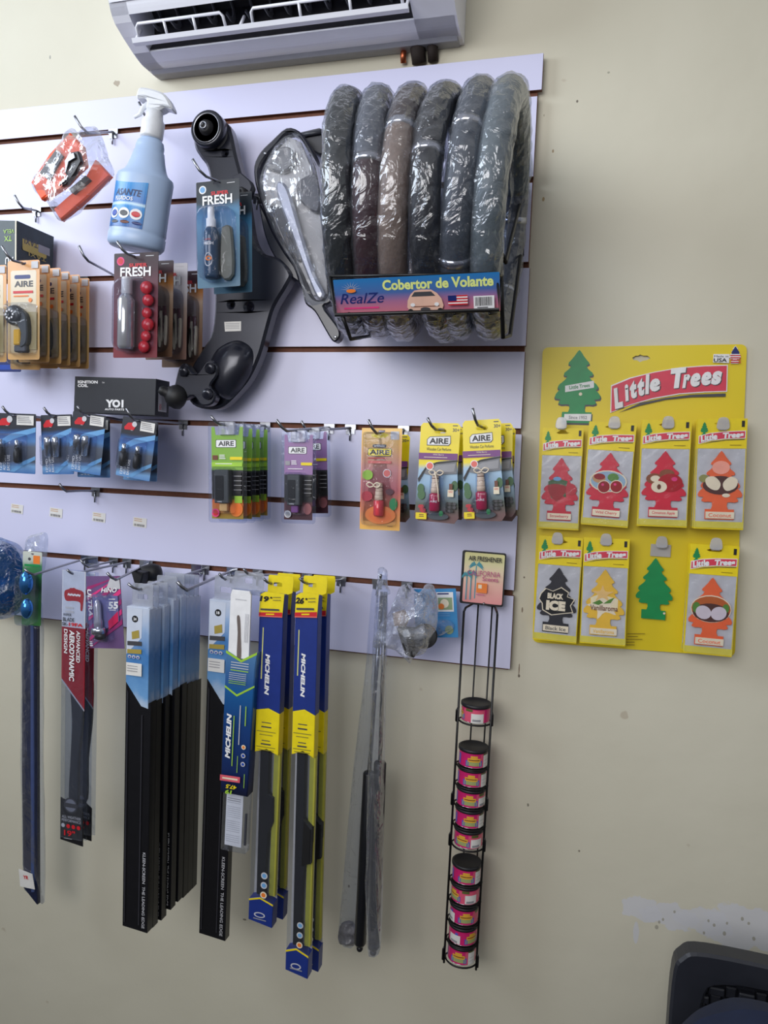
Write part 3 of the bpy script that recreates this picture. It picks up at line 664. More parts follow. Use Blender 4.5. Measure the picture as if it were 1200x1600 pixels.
# ================================================================ steering wheel covers in their wire rack
wrap = film('cover_wrap', op=.03, rough=.07, bump=1.0, scale=38, body=(170, 176, 186), k=.30, ior=1.8)
RM, RT, DC = .168, .0222, .197
lea = {}
def leather(n, c):
    return mat('leather_'+n, c, .45, var=.10, scale=160, bump=.25)
LB = [leather('black', (34, 38, 40)), leather('grey', (96, 100, 108)), leather('dark_maroon', (62, 26, 34)), leather('brown', (66, 48, 46)), leather('tan', (142, 122, 108)),
      leather('charcoal', (44, 44, 48)), leather('slate', (78, 84, 92)), leather('light_grey', (112, 122, 124)), leather('jet', (26, 28, 36))]
silver = mat('silver_band', (205, 205, 210), .2, .9)
def torus_seg(b, a0, a1, r, m, n=10, tr=None, lump=0):
    """ring in the local y-z plane; angle 0 points at the viewer, pi/2 is up"""
    full = abs(a1-a0) > 2*PI-.01; N = max(2, int(abs(a1-a0)/(PI/44))); pts = []; rr = []
    for k in range(N+(0 if full else 1)):
        a = a0+(a1-a0)*k/N; R_ = (tr or RM)
        pts.append((0, -R_*math.cos(a), R_*math.sin(a)))
        rr.append(r*(1+lump*noise.noise(Vector((a*6, r*40, lump*9)))))
    b.tube(pts, rr, m, n, closed=full)
def px_cover(i, px, roll, yaw, segs, bands, label):
    """px: where the near side of the ring is in the photograph at its middle height"""
    P = at(px[0], px[1], DC+RM); 
    c = Vector((P.x, -DC, P.z)); 
    # the near side lies RM in front of the centre, turned by yaw about the upright axis
    c.x -= RM*math.sin(yaw)
    r_ = thing('steering_wheel_cover', label, 'steering wheel cover', c, (0, roll, yaw), 'steering wheel covers in the wire rack')
    for a0, a1, m in segs:
        b = MB(); torus_seg(b, math.radians(a0), math.radians(a1), RT, m, 14); b.build('leather_section', r_)
    for a in bands:
        b = MB(); torus_seg(b, math.radians(a-1.8), math.radians(a+1.8), RT*1.06, silver, 14); b.build('silver_band', r_)
    b = MB(); n0 = len(b.v); torus_seg(b, 0, 2*PI, RT*1.12, wrap, 20)
    for k in range(n0, len(b.v)):                            # creases of the film run round the tube
        v = Vector(b.v[k]); a = math.atan2(v.z, v.y); R0 = math.hypot(v.y, v.z); q = noise.noise(Vector((a*14+i*7, R0*30+v.x*60, v.x*50)))
        q2 = noise.noise(Vector((a*38, R0*45, v.x*45+i))); e = .0034*abs(q)*2+.0022*q2
        c0 = Vector((0, v.y/R0*RM, v.z/R0*RM)); d0 = (v-c0); b.v[k] = tuple(v+d0.normalized()*(e-.002))
    for k in range(len(b.sm)): b.sm[k] = False
    N = 40; R_ = RM-RT                                        # film drawn across the inside of the ring, cut off short of the middle
    vs = []; fs = []
    for k in range(N):
        a = 2*PI*k/N
        for t in (1, .86, .72, .6):
            vs.append((.006*noise.noise(Vector((a*3, t*5, i))), -R_*t*math.cos(a), R_*t*math.sin(a)))
    for k in range(N):
        for t in range(3):
            fs.append((k*4+t, k*4+t+1, ((k+1) % N)*4+t+1, ((k+1) % N)*4+t))
    b.add(vs, fs, wrap, True)
    b.build('clear_wrap', r_)
    return r_
def ang(px, py, c0):   # angle on the ring of a picture height
    return 0
CZ = 300
px_cover(0, (526, 280), -.03, .17, [(0, 360, LB[0])], [], 'black steering wheel cover in clear wrap, leftmost in the rack')
px_cover(1, (574, 280), -.01, .16, [(8, 180, LB[1]), (-180, 8, LB[2])], [8, 190], 'steering wheel cover, grey above and dark maroon below a silver band')
px_cover(2, (617, 280), .045, .10, [(25, 180, LB[3]), (-180, 25, LB[4])], [25, 210], 'steering wheel cover, dark brown above and tan below a silver band')
px_cover(3, (665, 280), .015, -.02, [(12, 180, LB[5]), (-180, 12, LB[8])], [12, 200], 'near-black steering wheel cover with one silver band, turned so its ring shows')
px_cover(4, (721, 271), .085, .07, [(0, 360, LB[6])], [22, -38, 160], 'slate grey steering wheel cover with two silver bands, fifth from the left')
px_cover(5, (768, 271), .065, .02, [(-70, 150, LB[7]), (150, 290, LB[1])], [165, 212], 'light grey steering wheel cover, rightmost in the rack')

rk = thing('wire_rack', 'black wire rack with a printed header card holding the steering wheel covers', 'rack', at(648, 460, .29))
O = rk.location
def loc(px, py, d): p = at(px, py, d)-O; return (p.x, p.y, p.z)
cd0 = .36
b = MB(); wm = K['bmetal']
b.tube([loc(516, 432, cd0-.004), loc(524, 492, cd0-.004), loc(780, 484, cd0-.004), loc(777, 430, cd0-.004)], .0028, wm, 8)
b.tube([loc(516, 432, cd0-.004), loc(777, 427, cd0-.004)], .0022, wm, 8)
b.tube([loc(534, 490, cd0-.006), loc(548, 530, cd0-.03), loc(578, 525, .20), loc(582, 505, .10), loc(585, 480, .006)], .0028, wm, 8)
b.tube([loc(782, 390, cd0-.05), loc(786, 528, cd0-.03), loc(797, 524, .22), loc(813, 400, .05), loc(816, 400, .005), loc(818, 292, .005)], .0032, wm, 8)
b.tube([loc(782, 390, cd0-.05), loc(790, 410, .30), loc(812, 320, .06), loc(818, 300, .005)], .003, wm, 8)
b.tube([loc(777, 428, cd0-.004), loc(783, 430, cd0-.03)], .0028, wm, 8)
for k in range(5):
    xa = 545+k*55
    b.tube([loc(xa, 490, cd0-.004), loc(xa+8+k*2, 488, .22), loc(xa+30-k*2, 480, .01)], .0022, wm, 6)
b.build('wire_frame', rk)
p0 = at(517, 434, cd0)
S = Slot((646.5, 431.5), (644.5, 491), 259, cd0+.004); S.rot = (.46, S.roll-.012, 0)
c = Card(S.w, S.h, grad('header_card_blend', [(0, (205, 120, 130)), (.35, (170, 110, 145)), (.6, (75, 105, 165)), (1, (40, 120, 185))], -S.h, 0, rough=.25), t=.0015, r=.001)
c.txt('Cobertor de Volante', .305, .06, .965, .34, mat('pale_yellow_green_letters', (222, 232, 140), .4), bold=.035)
c.txt('RealZe', .04, .38, .31, .66, K['navy'], shear=.35, bold=.005)
c.lines(.05, .76, .33, .86, 1, K['pink'])
for k in range(9):
    a = math.radians(10+k*20); c.decal([(c.X(.11)+.004*math.cos(a), c.Z(.28)+.004*math.sin(a)), (c.X(.11)+.016*math.cos(a), c.Z(.28)+.012*math.sin(a)), (c.X(.11)+.004*math.cos(a+.1), c.Z(.28)+.004*math.sin(a+.1))], K['cream'])
c.oval(.11, .30, .03, .05, K['orange'])
pk = mat('printed_peach_car', (228, 185, 165), .35)
c.poly([(.455, .62), (.475, .46), (.50, .36), (.54, .34), (.60, .35), (.635, .45), (.66, .60), (.67, .78), (.655, .95), (.47, .95), (.45, .80)], pk)
c.poly([(.48, .52), (.50, .40), (.60, .40), (.625, .52)], K['dgrey']); c.rect(.475, .78, .645, .80, K['brown']); c.oval(.485, .74, .014, .05, K['white']); c.oval(.63, .74, .014, .05, K['white']); c.oval(.56, .86, .03, .05, K['dgrey']); c.oval(.47, .92, .018, .08, K['black']); c.oval(.65, .92, .018, .08, K['black'])
c.rect(.70, .52, .815, .78, K['white'])
c.ly -= c.dl
for k in range(4):
    y = c.ly; v0 = .52+.26*(2*k)/7; c.prism([(c.X(.70), c.Z(v0+.037)), (c.X(.815), c.Z(v0+.037)), (c.X(.815), c.Z(v0)), (c.X(.70), c.Z(v0))], y, y, K['red'])
c.rect(.70, .52, .75, .67, K['navy']); c.rect(.85, .56, .97, .92, K['white']); c.bars(.86, .59, .96, .82, 16, K['black']); c.lines(.87, .85, .95, .9, 1, K['dgrey'])
o = c.build('header_card', rk); o.location = S.p-O; o.rotation_euler = S.rot
# ================================================================ hanging packs, upper rows
def mount(S, name, label, cat, group=None):
    return thing(name, label, cat, S.p, S.rot, group)
def dome(b, u0, v0, u1, v1, C, dep, m, r=.008, bev=.004):
    b.prism(rrect(C.X(u0), C.Z(v1), C.X(u1), C.Z(v0), r), -dep, -.0005, m, bev=bev)
slotp = [(.42, .035), (.42, .02), (.58, .02), (.58, .035), (.54, .045), (.46, .045)]

# ---- peach vent air fresheners
S = Slot((37, 407), (37, 562), 50, .175)
S.w *= 1.0
pe = grad('peach_card', [(0, (205, 160, 100)), (.35, (195, 165, 110)), (.5, (218, 172, 110)), (1, (232, 170, 110))], -S.h, 0, nz=.05)
r = mount(S, 'vent_air_freshener', 'peach air freshener pack, front one of the row of vent clip packs on the left', 'air freshener')
C = Card(S.w, S.h, pe, r=.004, slot=slotp)
C.decal(rrect(C.X(.10), C.Z(.93), C.X(.90), C.Z(.10), .004), grad('cream_fade_window', [(0, (190, 165, 120)), (.4, (206, 190, 155)), (1, (235, 222, 200))], -S.h, 0))
C.rect(.22, .145, .72, .185, K['navy'], .003); C.txt('AIRE', .22, .205, .80, .265, K['dgrey'], bold=.03)
C.rect(.18, .305, .80, .33, K['red']); C.lines(.2, .35, .78, .38, 1, K['orange']); C.disc(.72, .40, .004, K['orange']); C.rect(.76, .015, .97, .085, K['lgrey'])
C.rect(.55, .52, .93, .90, mat('printed_olive', (176, 160, 115), .4)); C.build('card', r)
b = MB(); c = (C.X(.34), -.010, C.Z(.56))
b.lathe([(.0185, .008), (.0195, .0), (.018, -.006), (.014, -.010), (.0, -.012)], mat('dark_vent_plastic', (58, 62, 66), .35), c=c, axis=(0, 1, 0), n=28)
for k in range(8):
    a = k*PI/4; b.prism(ell(c[0]-.002+.008*math.cos(a), c[2]+.008*math.sin(a), .0022, .0022, 8), -.0222, -.0222, K['lgrey'])
b.prism(spline([(C.X(.45), C.Z(.50)), (C.X(.68), C.Z(.54)), (C.X(.76), C.Z(.66)), (C.X(.74), C.Z(.84)), (C.X(.52), C.Z(.88)), (C.X(.56), C.Z(.74)), (C.X(.40), C.Z(.62))], 3), -.014, -.002, mat('dark_vent_plastic', (58, 62, 66), .35), bev=.002)
b.build('vent_clip', r)
b = MB(); b.prism(rrect(C.X(.30), C.Z(.86), C.X(.52), C.Z(.70), .003), -.012, -.002, mat('amber_vial', (220, 170, 60), .1), bev=.002)
b.prism(rrect(C.X(.32), C.Z(.93), C.X(.70), C.Z(.86), .003), -.012, -.002, K['dgrey'], bev=.002); b.build('vial', r)
b = MB(); dome(b, .08, .44, .94, .95, C, .022, K['clear']); b.build('blister', r)
stack(r, 6, .029, lambda i: 'peach vent clip air freshener pack, %s from the front in its row' % ORD[i], 'peach vent clip air fresheners')
PEACH = r
P1 = at(37, 407, .175)
for i, (px, d, lab) in enumerate(((-14, .16, 'peach air freshener pack cut by the left edge, beside the front vent clip pack'), (70, .070, 'peach pack whose bottom edge shows lowest under the row of vent clip packs'), (42, .098, 'peach pack peeping out below the front vent clip packs, nearer the left edge'))):
    if i == 0: p = at(px, 415, d)
    else: p = at(px, 432, d)
    if i: clone(r, p, (0, S.roll+.02, .0), lab, 'peach packs behind the vent clip row')
    else: clone(r, p, None, lab, 'peach packs behind the vent clip row')
hook_for(P1, .178, 3, 'steel hook through the row of peach vent clip packs', drop=.006, tip=.024, lean=-.014)
Sx = Slot((12, 470), (12, 581), 42, .05)
r2 = mount(Sx, 'blue_pack', 'dark blue pack whose lower edge shows under the peach packs at the left edge', 'blister pack')
C = Card(Sx.w, Sx.h, K['navy'], r=.003); C.rect(.05, .90, .95, .97, K['blue']); C.build('card', r2)

# ---- boxes
def facebox(name, lab, cat, pts, d, dep, m, fn_front, fn_side, grp=None):
    p = Plane(*pts[0], d); q = p.L(pts); r = thing(name, lab, cat, p.o, (0, 0, 0), grp)
    b = MB(); b.prism(q, 0, dep, m, bev=.0006); b.ly = -.0003
    fn_front(b, q)
    s0 = len(b.v); b.ly = -.0003
    fn_side(b, q, dep)
    x1 = (q[1][0]+q[2][0])/2
    b.warp(s0, lambda v: Vector((x1-v.y*1+.0000, v.x, v.z)))     # side art is drawn flat, then turned on to the right side
    b.build('carton', r); return r
bk = mat('black_carton', (34, 36, 44), .4, var=.06)
tl = mat('teal_carton', (28, 48, 54), .4, var=.2, scale=50)
def ff(b, q):
    x0, z0 = q[0]; x1 = q[1][0]; z1 = q[2][1]
    b.text('TX', x1-.022, (z0+z1)/2+.008, .018, .010, K['lime'], rot=PI, bold=.02)
    b.text('VELA', x1-.020, (z0+z1)/2+.022, .026, .008, K['lime'], rot=PI)
    b.text('AU', x1-.018, z1+.014, .020, .014, K['white'], rot=PI, bold=.03)
    b.decal([(x1-.004, z1), (x1-.001, z1), (x1-.001, z0-.002), (x1-.004, z0-.002)], K['cream'])
def fs(b, q, dep):
    z0 = q[1][1]; z1 = q[2][1]; h = z0-z1
    b.text('12VOLT', .032, z0-.010, .030, .007, K['cream'], rot=PI)
    b.decal(rrect(.016, z0-.052, .085, z0-.022, .004), mat('gold_label', (190, 170, 80), .4))
    b.text('TAXI', .040, z0-.032, .038, .012, K['dgrey'], rot=PI, bold=.02)
    b.decal(rrect(.060, z0-.044, .094, z0-.028, .001), K['grey'])
    b.text('TAXI', .058, z0-.055, .05, .008, mat('gold_label', (190, 170, 80), .4), rot=PI)
facebox('parts_box', 'dark box with upside-down gold TAXI lettering above the peach packs', 'box', [(-42, 343), (27, 345), (24, 418), (-45, 418)], .12, .105, tl, ff, fs)
def ff2(b, q):
    (x0, z0), (x1, z1), (x2, z2), (x3, z3) = q; w = x1-x0; h = z0-z3
    b.text('IGNITION', x0+w*.165, z0-h*.155, w*.25, h*.085, K['white'], bold=.045)
    b.text('COIL', x0+w*.105, z0-h*.255, w*.13, h*.085, K['white'], bold=.045)
    b.text('TM', x0+w*.36, z0-h*.17, w*.03, h*.04, K['white'])
    b.text('YO1', x0+w*.505, z0-h*.74, w*.22, h*.22, K['white'], bold=.06)
    b.text('AUTO PARTS', x0+w*.505, z0-h*.90, w*.24, h*.055, K['white'], bold=.03)
def fs2(b, q, dep):
    z0 = q[1][1]; z1 = q[2][1]; h = z0-z1
    b.decal(rrect(dep*.18, z0-h*.88, dep*.80, z0-h*.28, .001), K['lgrey'])
    b.text('YO1', dep*.34, z0-h*.76, h*.17, dep*.16, K['red'], rot=PI/2, bold=.03)
    for k in range(4): b.decal([(dep*(.45+.08*k), z0-h*.84), (dep*(.48+.08*k), z0-h*.84), (dep*(.48+.08*k), z0-h*.34), (dep*(.45+.08*k), z0-h*.34)], K['grey'])
facebox('ignition_coil_box', 'black ignition coil carton standing above the blue bulb packs', 'box', [(117, 588), (244, 592), (242, 649), (115, 644)], .105, .048, bk, ff2, fs2)

# ---- spray blister packs
def spray_pack(S, name, label, top, base, kind):
    r = mount(S, name, label, 'air freshener')
    C = Card(S.w, S.h, base, r=.002, slot=[(.40, .03), (.40, .012), (.58, .012), (.58, .03)])
    C.disc(.15, .075, S.w*.085, K['white' if kind == 'blue' else 'pink']); C.disc(.15, .075, S.w*.06, K['sky'] if kind == 'blue' else K['red'])
    C.lines(.72, .03, .95, .045, 1, K['lgrey'])
    C.txt('SUPER', .35, .10, .76, .135, K['red'], bold=.03)
    C.txt('FRESH', .15, .135, .84, .225, K['white'], bold=.025); C.lines(.18, .235, .80, .25, 1, K['grey'])
    C.build('card', r)
    b = MB()
    if kind == 'blue':
        cx, z = C.X(.42), C.Z
        b.lathe([(.0055, z(.27)), (.0062, z(.30)), (.0062, z(.37)), (.0085, z(.38)), (.0085, z(.45)), (.0095, z(.46))], K['white'], c=(cx, -.013, 0), n=20)
        b.build('spray_cap', r, label='white spray cap')
        b = MB(); g = mat('blue_liquid_bottle', (40, 70, 100), .15)
        b.lathe([(.0085, z(.46)), (.0125, z(.50)), (.0130, z(.55)), (.0130, z(.90)), (.011, z(.93)), (.001, z(.93))], g, c=(cx, -.013, 0), n=24)
        s0 = len(b.v); b.text('FRESH', 0, z(.62), .020, .0055, K['white'], bold=.02, y=-.0004); b.text('SUPER', 0, z(.585), .012, .003, K['red'], y=-.0004)
        b.prism(ell(0, z(.77), .008, .012), -.0003, -.0003, K['lgrey']); b.prism(ell(.001, z(.76), .006, .004), -.0006, -.0006, K['orange'])
        b.warp(s0, lambda v: Vector((cx+.0132*math.sin(v.x/.0132), -.013-.0133*math.cos(v.x/.0132)+v.y, v.z)))
        b.build('bottle', r)
        b = MB(); b.prism(spline([(C.X(.60), z(.50)), (C.X(.66), z(.44)), (C.X(.80), z(.44)), (C.X(.86), z(.52)), (C.X(.88), z(.90)), (C.X(.58), z(.90))], 3), -.008, -.001, mat('printed_olive_bottle', (96, 96, 84), .3), bev=.003); b.build('spare_bottle', r)
    else:
        cx, z = C.X(.40), C.Z; cl = mat('silver_bottle', (176, 178, 186), .12, .6)
        b.lathe([(.0085, z(.25)), (.0095, z(.26)), (.0095, z(.40)), (.0085, z(.41))], K['lgrey'], c=(cx, -.014, 0), n=20); b.build('spray_cap', r, label='pale spray cap')
        b = MB(); b.lathe([(.009, z(.41)), (.0150, z(.47)), (.0150, z(.90)), (.012, z(.93)), (.001, z(.93))], cl if kind != 'dark' else mat('brown_bottle', (70, 50, 50), .2), c=(cx, -.0155, 0), n=24)
        b.build('bottle', r)
        b = MB()
        if kind == 'red':
            ch = mat('cherry_red', (200, 35, 50), .25)
            for u, v, q in ((.78, .34, .012), (.82, .46, .011), (.80, .58, .010), (.82, .69, .012), (.78, .80, .010), (.74, .90, .011)): b.lathe([(q*math.sin(t*PI/8), -q*.6*math.cos(t*PI/8)) for t in range(9)], ch, c=(C.X(u), -.006, z(v)), axis=(0, 1, 0), n=18, cap=False); b.build('cherry', r); b = MB()
        else:
            for u, v, q in ((.70, .50, .006), (.82, .50, .006), (.76, .56, .008), (.85, .60, .006), (.72, .62, .007)):
                b.prism(spline([(C.X(u)-q*.6, z(v)), (C.X(u), z(v)-q*-.8), (C.X(u)+q*.6, z(v)), (C.X(u)+q*.3, z(v+.25)), (C.X(u)-q*.3, z(v+.25))], 3), -.006, -.001, K['maroon'] if v < .55 else K['cream'], bev=.001)
            b.build('vanilla_pods', r)
    b = MB(); dome(b, .12, .26, .92, .955, C, .027, K['clear'], r=.02, bev=.006); b.build('blister', r)
    return r
fr_red = grad('dark_maroon_card', [(0, (120, 40, 50)), (.5, (100, 50, 64)), (.8, (64, 34, 44)), (1, (52, 36, 42))], -.135, 0, nz=.1)
fr_blu = grad('dark_teal_card', [(0, (70, 110, 135)), (.45, (90, 140, 170)), (.6, (60, 120, 160)), (.75, (36, 50, 62)), (1, (36, 42, 50))], -.135, 0, nz=.22, scale=14)
fr_brn = grad('brown_vanilla_card', [(0, (120, 90, 70)), (.35, (150, 125, 105)), (.55, (185, 160, 140)), (.7, (170, 110, 50)), (.85, (70, 30, 40)), (1, (52, 36, 42))], -.135, 0, nz=.15, scale=18)
fr_slv = grad('silver_vanilla_card', [(0, (140, 110, 100)), (.35, (170, 150, 140)), (.6, (205, 200, 205)), (1, (210, 208, 216))], -.135, 0, nz=.15, scale=18)
S = Slot((213, 395), (211, 559), 69, .18)
spray_pack(S, 'spray_air_freshener', 'dark maroon blister pack with clear spray bottle and cherries, front of its row', None, fr_red, 'red')
hook_for(S.p, .18, 3, 'steel hook through the maroon and brown spray packs', tip=.02, lean=-.014, drop=.008)
for i, (px, w, d, m, kd, lab) in enumerate((((238, 408), 66, .135, fr_brn, 'dark', 'brown vanilla spray pack directly behind the maroon cherry pack'),
        ((261, 412), 64, .09, fr_slv, 'silver', 'silvery vanilla spray pack between two brown ones'), ((286, 424), 63, .045, fr_brn, 'dark', 'brown vanilla spray pack, rearmost and nearest the black suspension arm'))):
    s2 = Slot(px, (px[0]-2, px[1]+150), w, d); spray_pack(s2, 'spray_air_freshener', lab, None, m, kd)['group'] = 'spray packs on the third groove'
S = Slot((340, 282), (342, 449), 67, .165)
spray_pack(S, 'spray_air_freshener', 'teal blue blister pack with white-capped spray bottle, in front of the suspension arm', None, fr_blu, 'blue')
S2 = Slot((363, 302), (364, 458), 60, .128)
spray_pack(S2, 'spray_air_freshener', 'teal blue spray pack half hidden behind the front blue one', None, fr_blu, 'blue')
hook_for(S.p, .165, 2, 'steel hook through the teal blue spray packs, in front of the suspension arm', tip=.026, lean=-.020, drop=.004, ext=.03)

# ---- blue bulb packs
def bulb_pack(S, label, kind):
    r = mount(S, 'bulb_pack', label, 'bulb pack')
    base = grad('bulb_card_%s' % kind, [(0, (70, 115, 175)), (.12, (120, 165, 212)), (.2, (78, 84, 98)), (.45, (98, 106, 120)), (.55, (90, 135, 190)), (.68, (60, 100, 160)), (.76, (54, 56, 64)), (1, (60, 62, 70))], -S.h, 0, nz=.14, scale=10) 
    C = Card(S.w, S.h, base, r=.002, slot=[(.42, .05), (.42, .02), (.56, .02), (.56, .05)])
    C.poly([(0, .52), (.4, .34), (1, .22), (1, .30), (.5, .42), (0, .60)], K['sky']); C.poly([(.35, .98), (.7, .80), (1, .70), (1, .76), (.75, .86), (.5, .98)], K['sky'])
    C.poly([(.08, .17), (.18, .09), (.30, .08), (.40, .15), (.36, .20), (.10, .21)], K['red']); C.disc(.37, .10, S.w*.07, K['lgrey']); C.lines(.28, .205, .36, .215, 1, K['white'])
    C.rect(.55, .03, .96, .19, K['sticker']); C.lines(.58, .05, .93, .17, 4, K['grey'])
    for k, t in enumerate(('12SMD', 'AUTO LAMP', 'EASY USE')): C.vtxt(t, .13+.10*k, .70 if k else .74, .20+.10*k, .96, K['white'], up=True)
    C.build('card', r)
    for u in (.30, .55) if kind == 'silver' else (.22, .62):
        b = MB(); x = C.X(u)
        if kind == 'silver':
            b.lathe([(.001, C.Z(.37)), (.0065, C.Z(.38)), (.0075, C.Z(.41)), (.0075, C.Z(.56)), (.0065, C.Z(.57)), (.0065, C.Z(.69)), (.004, C.Z(.71)), (.001, C.Z(.71))], K['chrome'], c=(x, -.009, 0), n=20)
        else:
            b.lathe([(.001, C.Z(.44)), (.0045, C.Z(.45)), (.0045, C.Z(.60))], K['chrome'], c=(x, -.008, 0), n=16)
            b.lathe([(.0058, C.Z(.58)), (.0058, C.Z(.64)), (.0068, C.Z(.66)), (.0062, C.Z(.80)), (.003, C.Z(.83)), (.001, C.Z(.83))], K['black'], c=(x, -.008, 0), n=16)
        b.build('bulb', r)
    b = MB(); dome(b, .08, .34, .80, .86, C, .018, K['clear'], r=.006); b.build('blister', r)
    return r
S = Slot((24, 646), (23, 739), 64, .15)
bulb_pack(S, 'blue bulb pack with two black-based bulbs, cut by the left edge of the picture', 'black'); hook_for(S.p, .15, 5, 'steel hook of the leftmost blue bulb pack', ext=.014, tip=.014, lean=-.006)
S = Slot((88, 648), (91, 741), 49, .14)
bulb_pack(S, 'dark blue bulb pack with two silver bulbs, left of the leaning pale one', 'silver'); hook_for(S.p, .14, 5, 'steel hook of the dark blue bulb pack left of the leaning one', ext=.014, tip=.014, lean=-.006)
S = Slot((140, 646), (131, 739), 52, .152)
r = bulb_pack(S, 'pale blue bulb pack with two silver bulbs, leaning to the left', 'silver'); hook_for(S.p, .152, 5, 'steel hook of the leaning pale bulb pack', ext=.014, tip=.014, lean=-.006)
for i in range(3):
    p = at(146, 654, .125-.038*i); clone(r, p, (0, S.roll-.12, 0), 'blue bulb pack, %s behind the leaning pale one' % ('first', 'second', 'third')[i], 'bulb packs behind the leaning one')
S = Slot((219, 655), (207, 747), 54, .155)
r = bulb_pack(S, 'blue bulb pack with two black-based bulbs below the ignition coil carton, leaning left', 'black'); hook_for(S.p, .155, 5, 'steel hook of the bulb pack under the ignition coil carton', ext=.016, tip=.02, lean=-.008)
for i in range(3):
    p = at(221, 660, .125-.038*i); clone(r, p, (0, S.roll-.12, 0), 'dark blue bulb pack, %s behind the leaning pack under the carton' % ('first', 'second', 'third')[i], 'bulb packs behind the one under the carton')
hook((at(150, 767, 0).x, 0, gz[5]-.001), tuple(at(104, 768, .10)), 'empty steel hook below the blue bulb packs', .016, -.008)

# ================================================================ second row of air fresheners
def vent_pack(S, label, col, dark, kind):
    r = mount(S, 'vent_stick_air_freshener', label, 'air freshener')
    C = Card(S.w, S.h, K['clear'], r=.006); C.ly = .0
    base = grad('%s_vent_card' % kind, [(0, dark), (.22, (225, 110, 60) if kind == 'green' else (90, 50, 60)), (.24, (40, 40, 44)), (.52, (52, 52, 56)), (.53, col), (1, col)], -S.h, 0)
    C.prism([(C.X(.09), C.Z(.96)), (C.X(.91), C.Z(.96)), (C.X(.91), C.Z(.05)), (C.X(.83), C.Z(.05)), (C.X(.80), C.Z(.13)), (C.X(.20), C.Z(.13)), (C.X(.17), C.Z(.05)), (C.X(.09), C.Z(.05))], -.0009, -.0004, base); C.ly = -.0009
    C.rect(.20, .175, .74, .255, K['dgrey'], .002); C.rect(.215, .18, .725, .25, K['white'], .002); C.txt('AIRE', .27, .19, .68, .238, K['dgrey'], bold=.03)
    C.rect(.12, .33, .26, .375, K['brown'] if kind == 'green' else K['grey']); C.lines(.30, .325, .48, .375, 3, K['white']); C.rect(.58, .345, .90, .375, K['yellow'], .001)
    if kind == 'green': C.rect(.10, .40, .90, .44, K['lime']); 
    C.lines(.2, .41, .75, .425, 1, K['white'])
    if kind == 'green':
        C.oval(.74, .86, .17, .075, K['orange']); C.oval(.74, .86, .13, .055, mat('printed_citrus', (245, 120, 40), .4)); C.rect(.70, .73, .90, .80, K['lime'])
    else: C.oval(.78, .84, .12, .06, mat('printed_rosewood', (150, 90, 95), .4))
    for k in range(5): C.rect(.72, .495+.045*k, .88, .53+.045*k, K['black'])
    C.ly -= .0002
    for k in range(4): C.rect(.70, .532+.045*k, .90, .537+.045*k, K['lgrey'])
    C.disc(.22, .90, S.w*.10, K['pink'] if kind == 'green' else K['lgrey']); C.disc(.22, .90, S.w*.07, K['red'] if kind == 'green' else K['grey'])
    C.build('card', r)
    b = MB(); g = mat('dark_stick_case', (66, 70, 72), .3)
    b.prism(rrect(C.X(.27), C.Z(.80), C.X(.64), C.Z(.47), .002), -.018, -.004, g, bev=.0015)
    b.prism(rrect(C.X(.30), C.Z(.77), C.X(.52), C.Z(.53), .002), -.0188, -.017, mat('dark_stick_window', (30, 32, 36), .2), bev=.0004)
    b.text('AIRE', C.X(.42), C.Z(.785), .009, .0022, K['white'], y=-.0192)
    b.prism(rrect(C.X(.36), C.Z(.88), C.X(.56), C.Z(.80), .002), -.012, -.004, mat('amber_window', (225, 180, 120), .2) if kind == 'green' else K['purple'], bev=.001)
    b.build('stick', r)
    b = MB(); dome(b, .20, .45, .72, .90, C, .021, K['clear'], r=.004); b.build('blister', r)
    b = MB(); dome(b, .30, .0, .72, .13, C, .006, K['milky'], r=.003, bev=.001); b.build('hang_tab', r)
    return r
S = Slot((355, 659), (356, 817), 60, .165)
r = vent_pack(S, 'green air freshener stick pack, front one of its row below the suspension arm', (130, 175, 70), (130, 140, 50), 'green')
stack(r, 4, .036, lambda i: 'green air freshener stick pack, %s from the front in its row' % ORD[i], 'green air freshener sticks')
hook_for(S.p, .165, 5, 'steel hook through the green air freshener packs', tip=.014, lean=-.012, drop=.006)
S = Slot((467, 672), (466, 818), 54, .16)
r = vent_pack(S, 'purple air freshener stick pack, the front one of two', (146, 110, 160), (60, 30, 45), 'purple')
clone(r, at(489, 668, .095)+Vector((0, 0, 0)), (0, S.roll-.03, .0), 'purple air freshener stick pack behind the front purple one')
hook_for(S.p, .16, 5, 'steel hook through the two purple packs, reaching out to the left', tip=.018, lean=-.014, drop=.004, ext=.045)
hook((at(548, 668, 0).x, 0, gz[4]-.001), tuple(at(482, 674, .10)), 'empty steel hook right of the purple packs', .018, -.010)

def bottle_on_card(b, C, u, v0, v1, liq, R=.009, cord=True):
    x = C.X(u); z0, z1 = C.Z(v0), C.Z(v1); H = z0-z1; wd = mat('pale_wood_cap', (225, 200, 175), .55)
    b.lathe([(.001, z0), (R*.62, z0-.001), (R*.62, z0-H*.12), (R*.66, z0-H*.13), (R*.66, z0-H*.25), (R*.72, z0-H*.26), (R*.72, z0-H*.38), (R*.78, z0-H*.39), (R*.78, z0-H*.52)], wd, c=(x, -R*1.05, 0), n=20)
    for k in range(4): b.lathe([(R*(.68+.03*k), z0-H*(.125+.125*k)), (R*(.68+.03*k), z0-H*(.145+.125*k))], K['brown'], c=(x, -R*1.05, 0), n=20)
    b.lathe([(R*.7, z0-H*.52), (R, z0-H*.56), (R, z0-H*.96), (R*.8, z1), (.001, z1)], liq, c=(x, -R*1.05, 0), n=20)
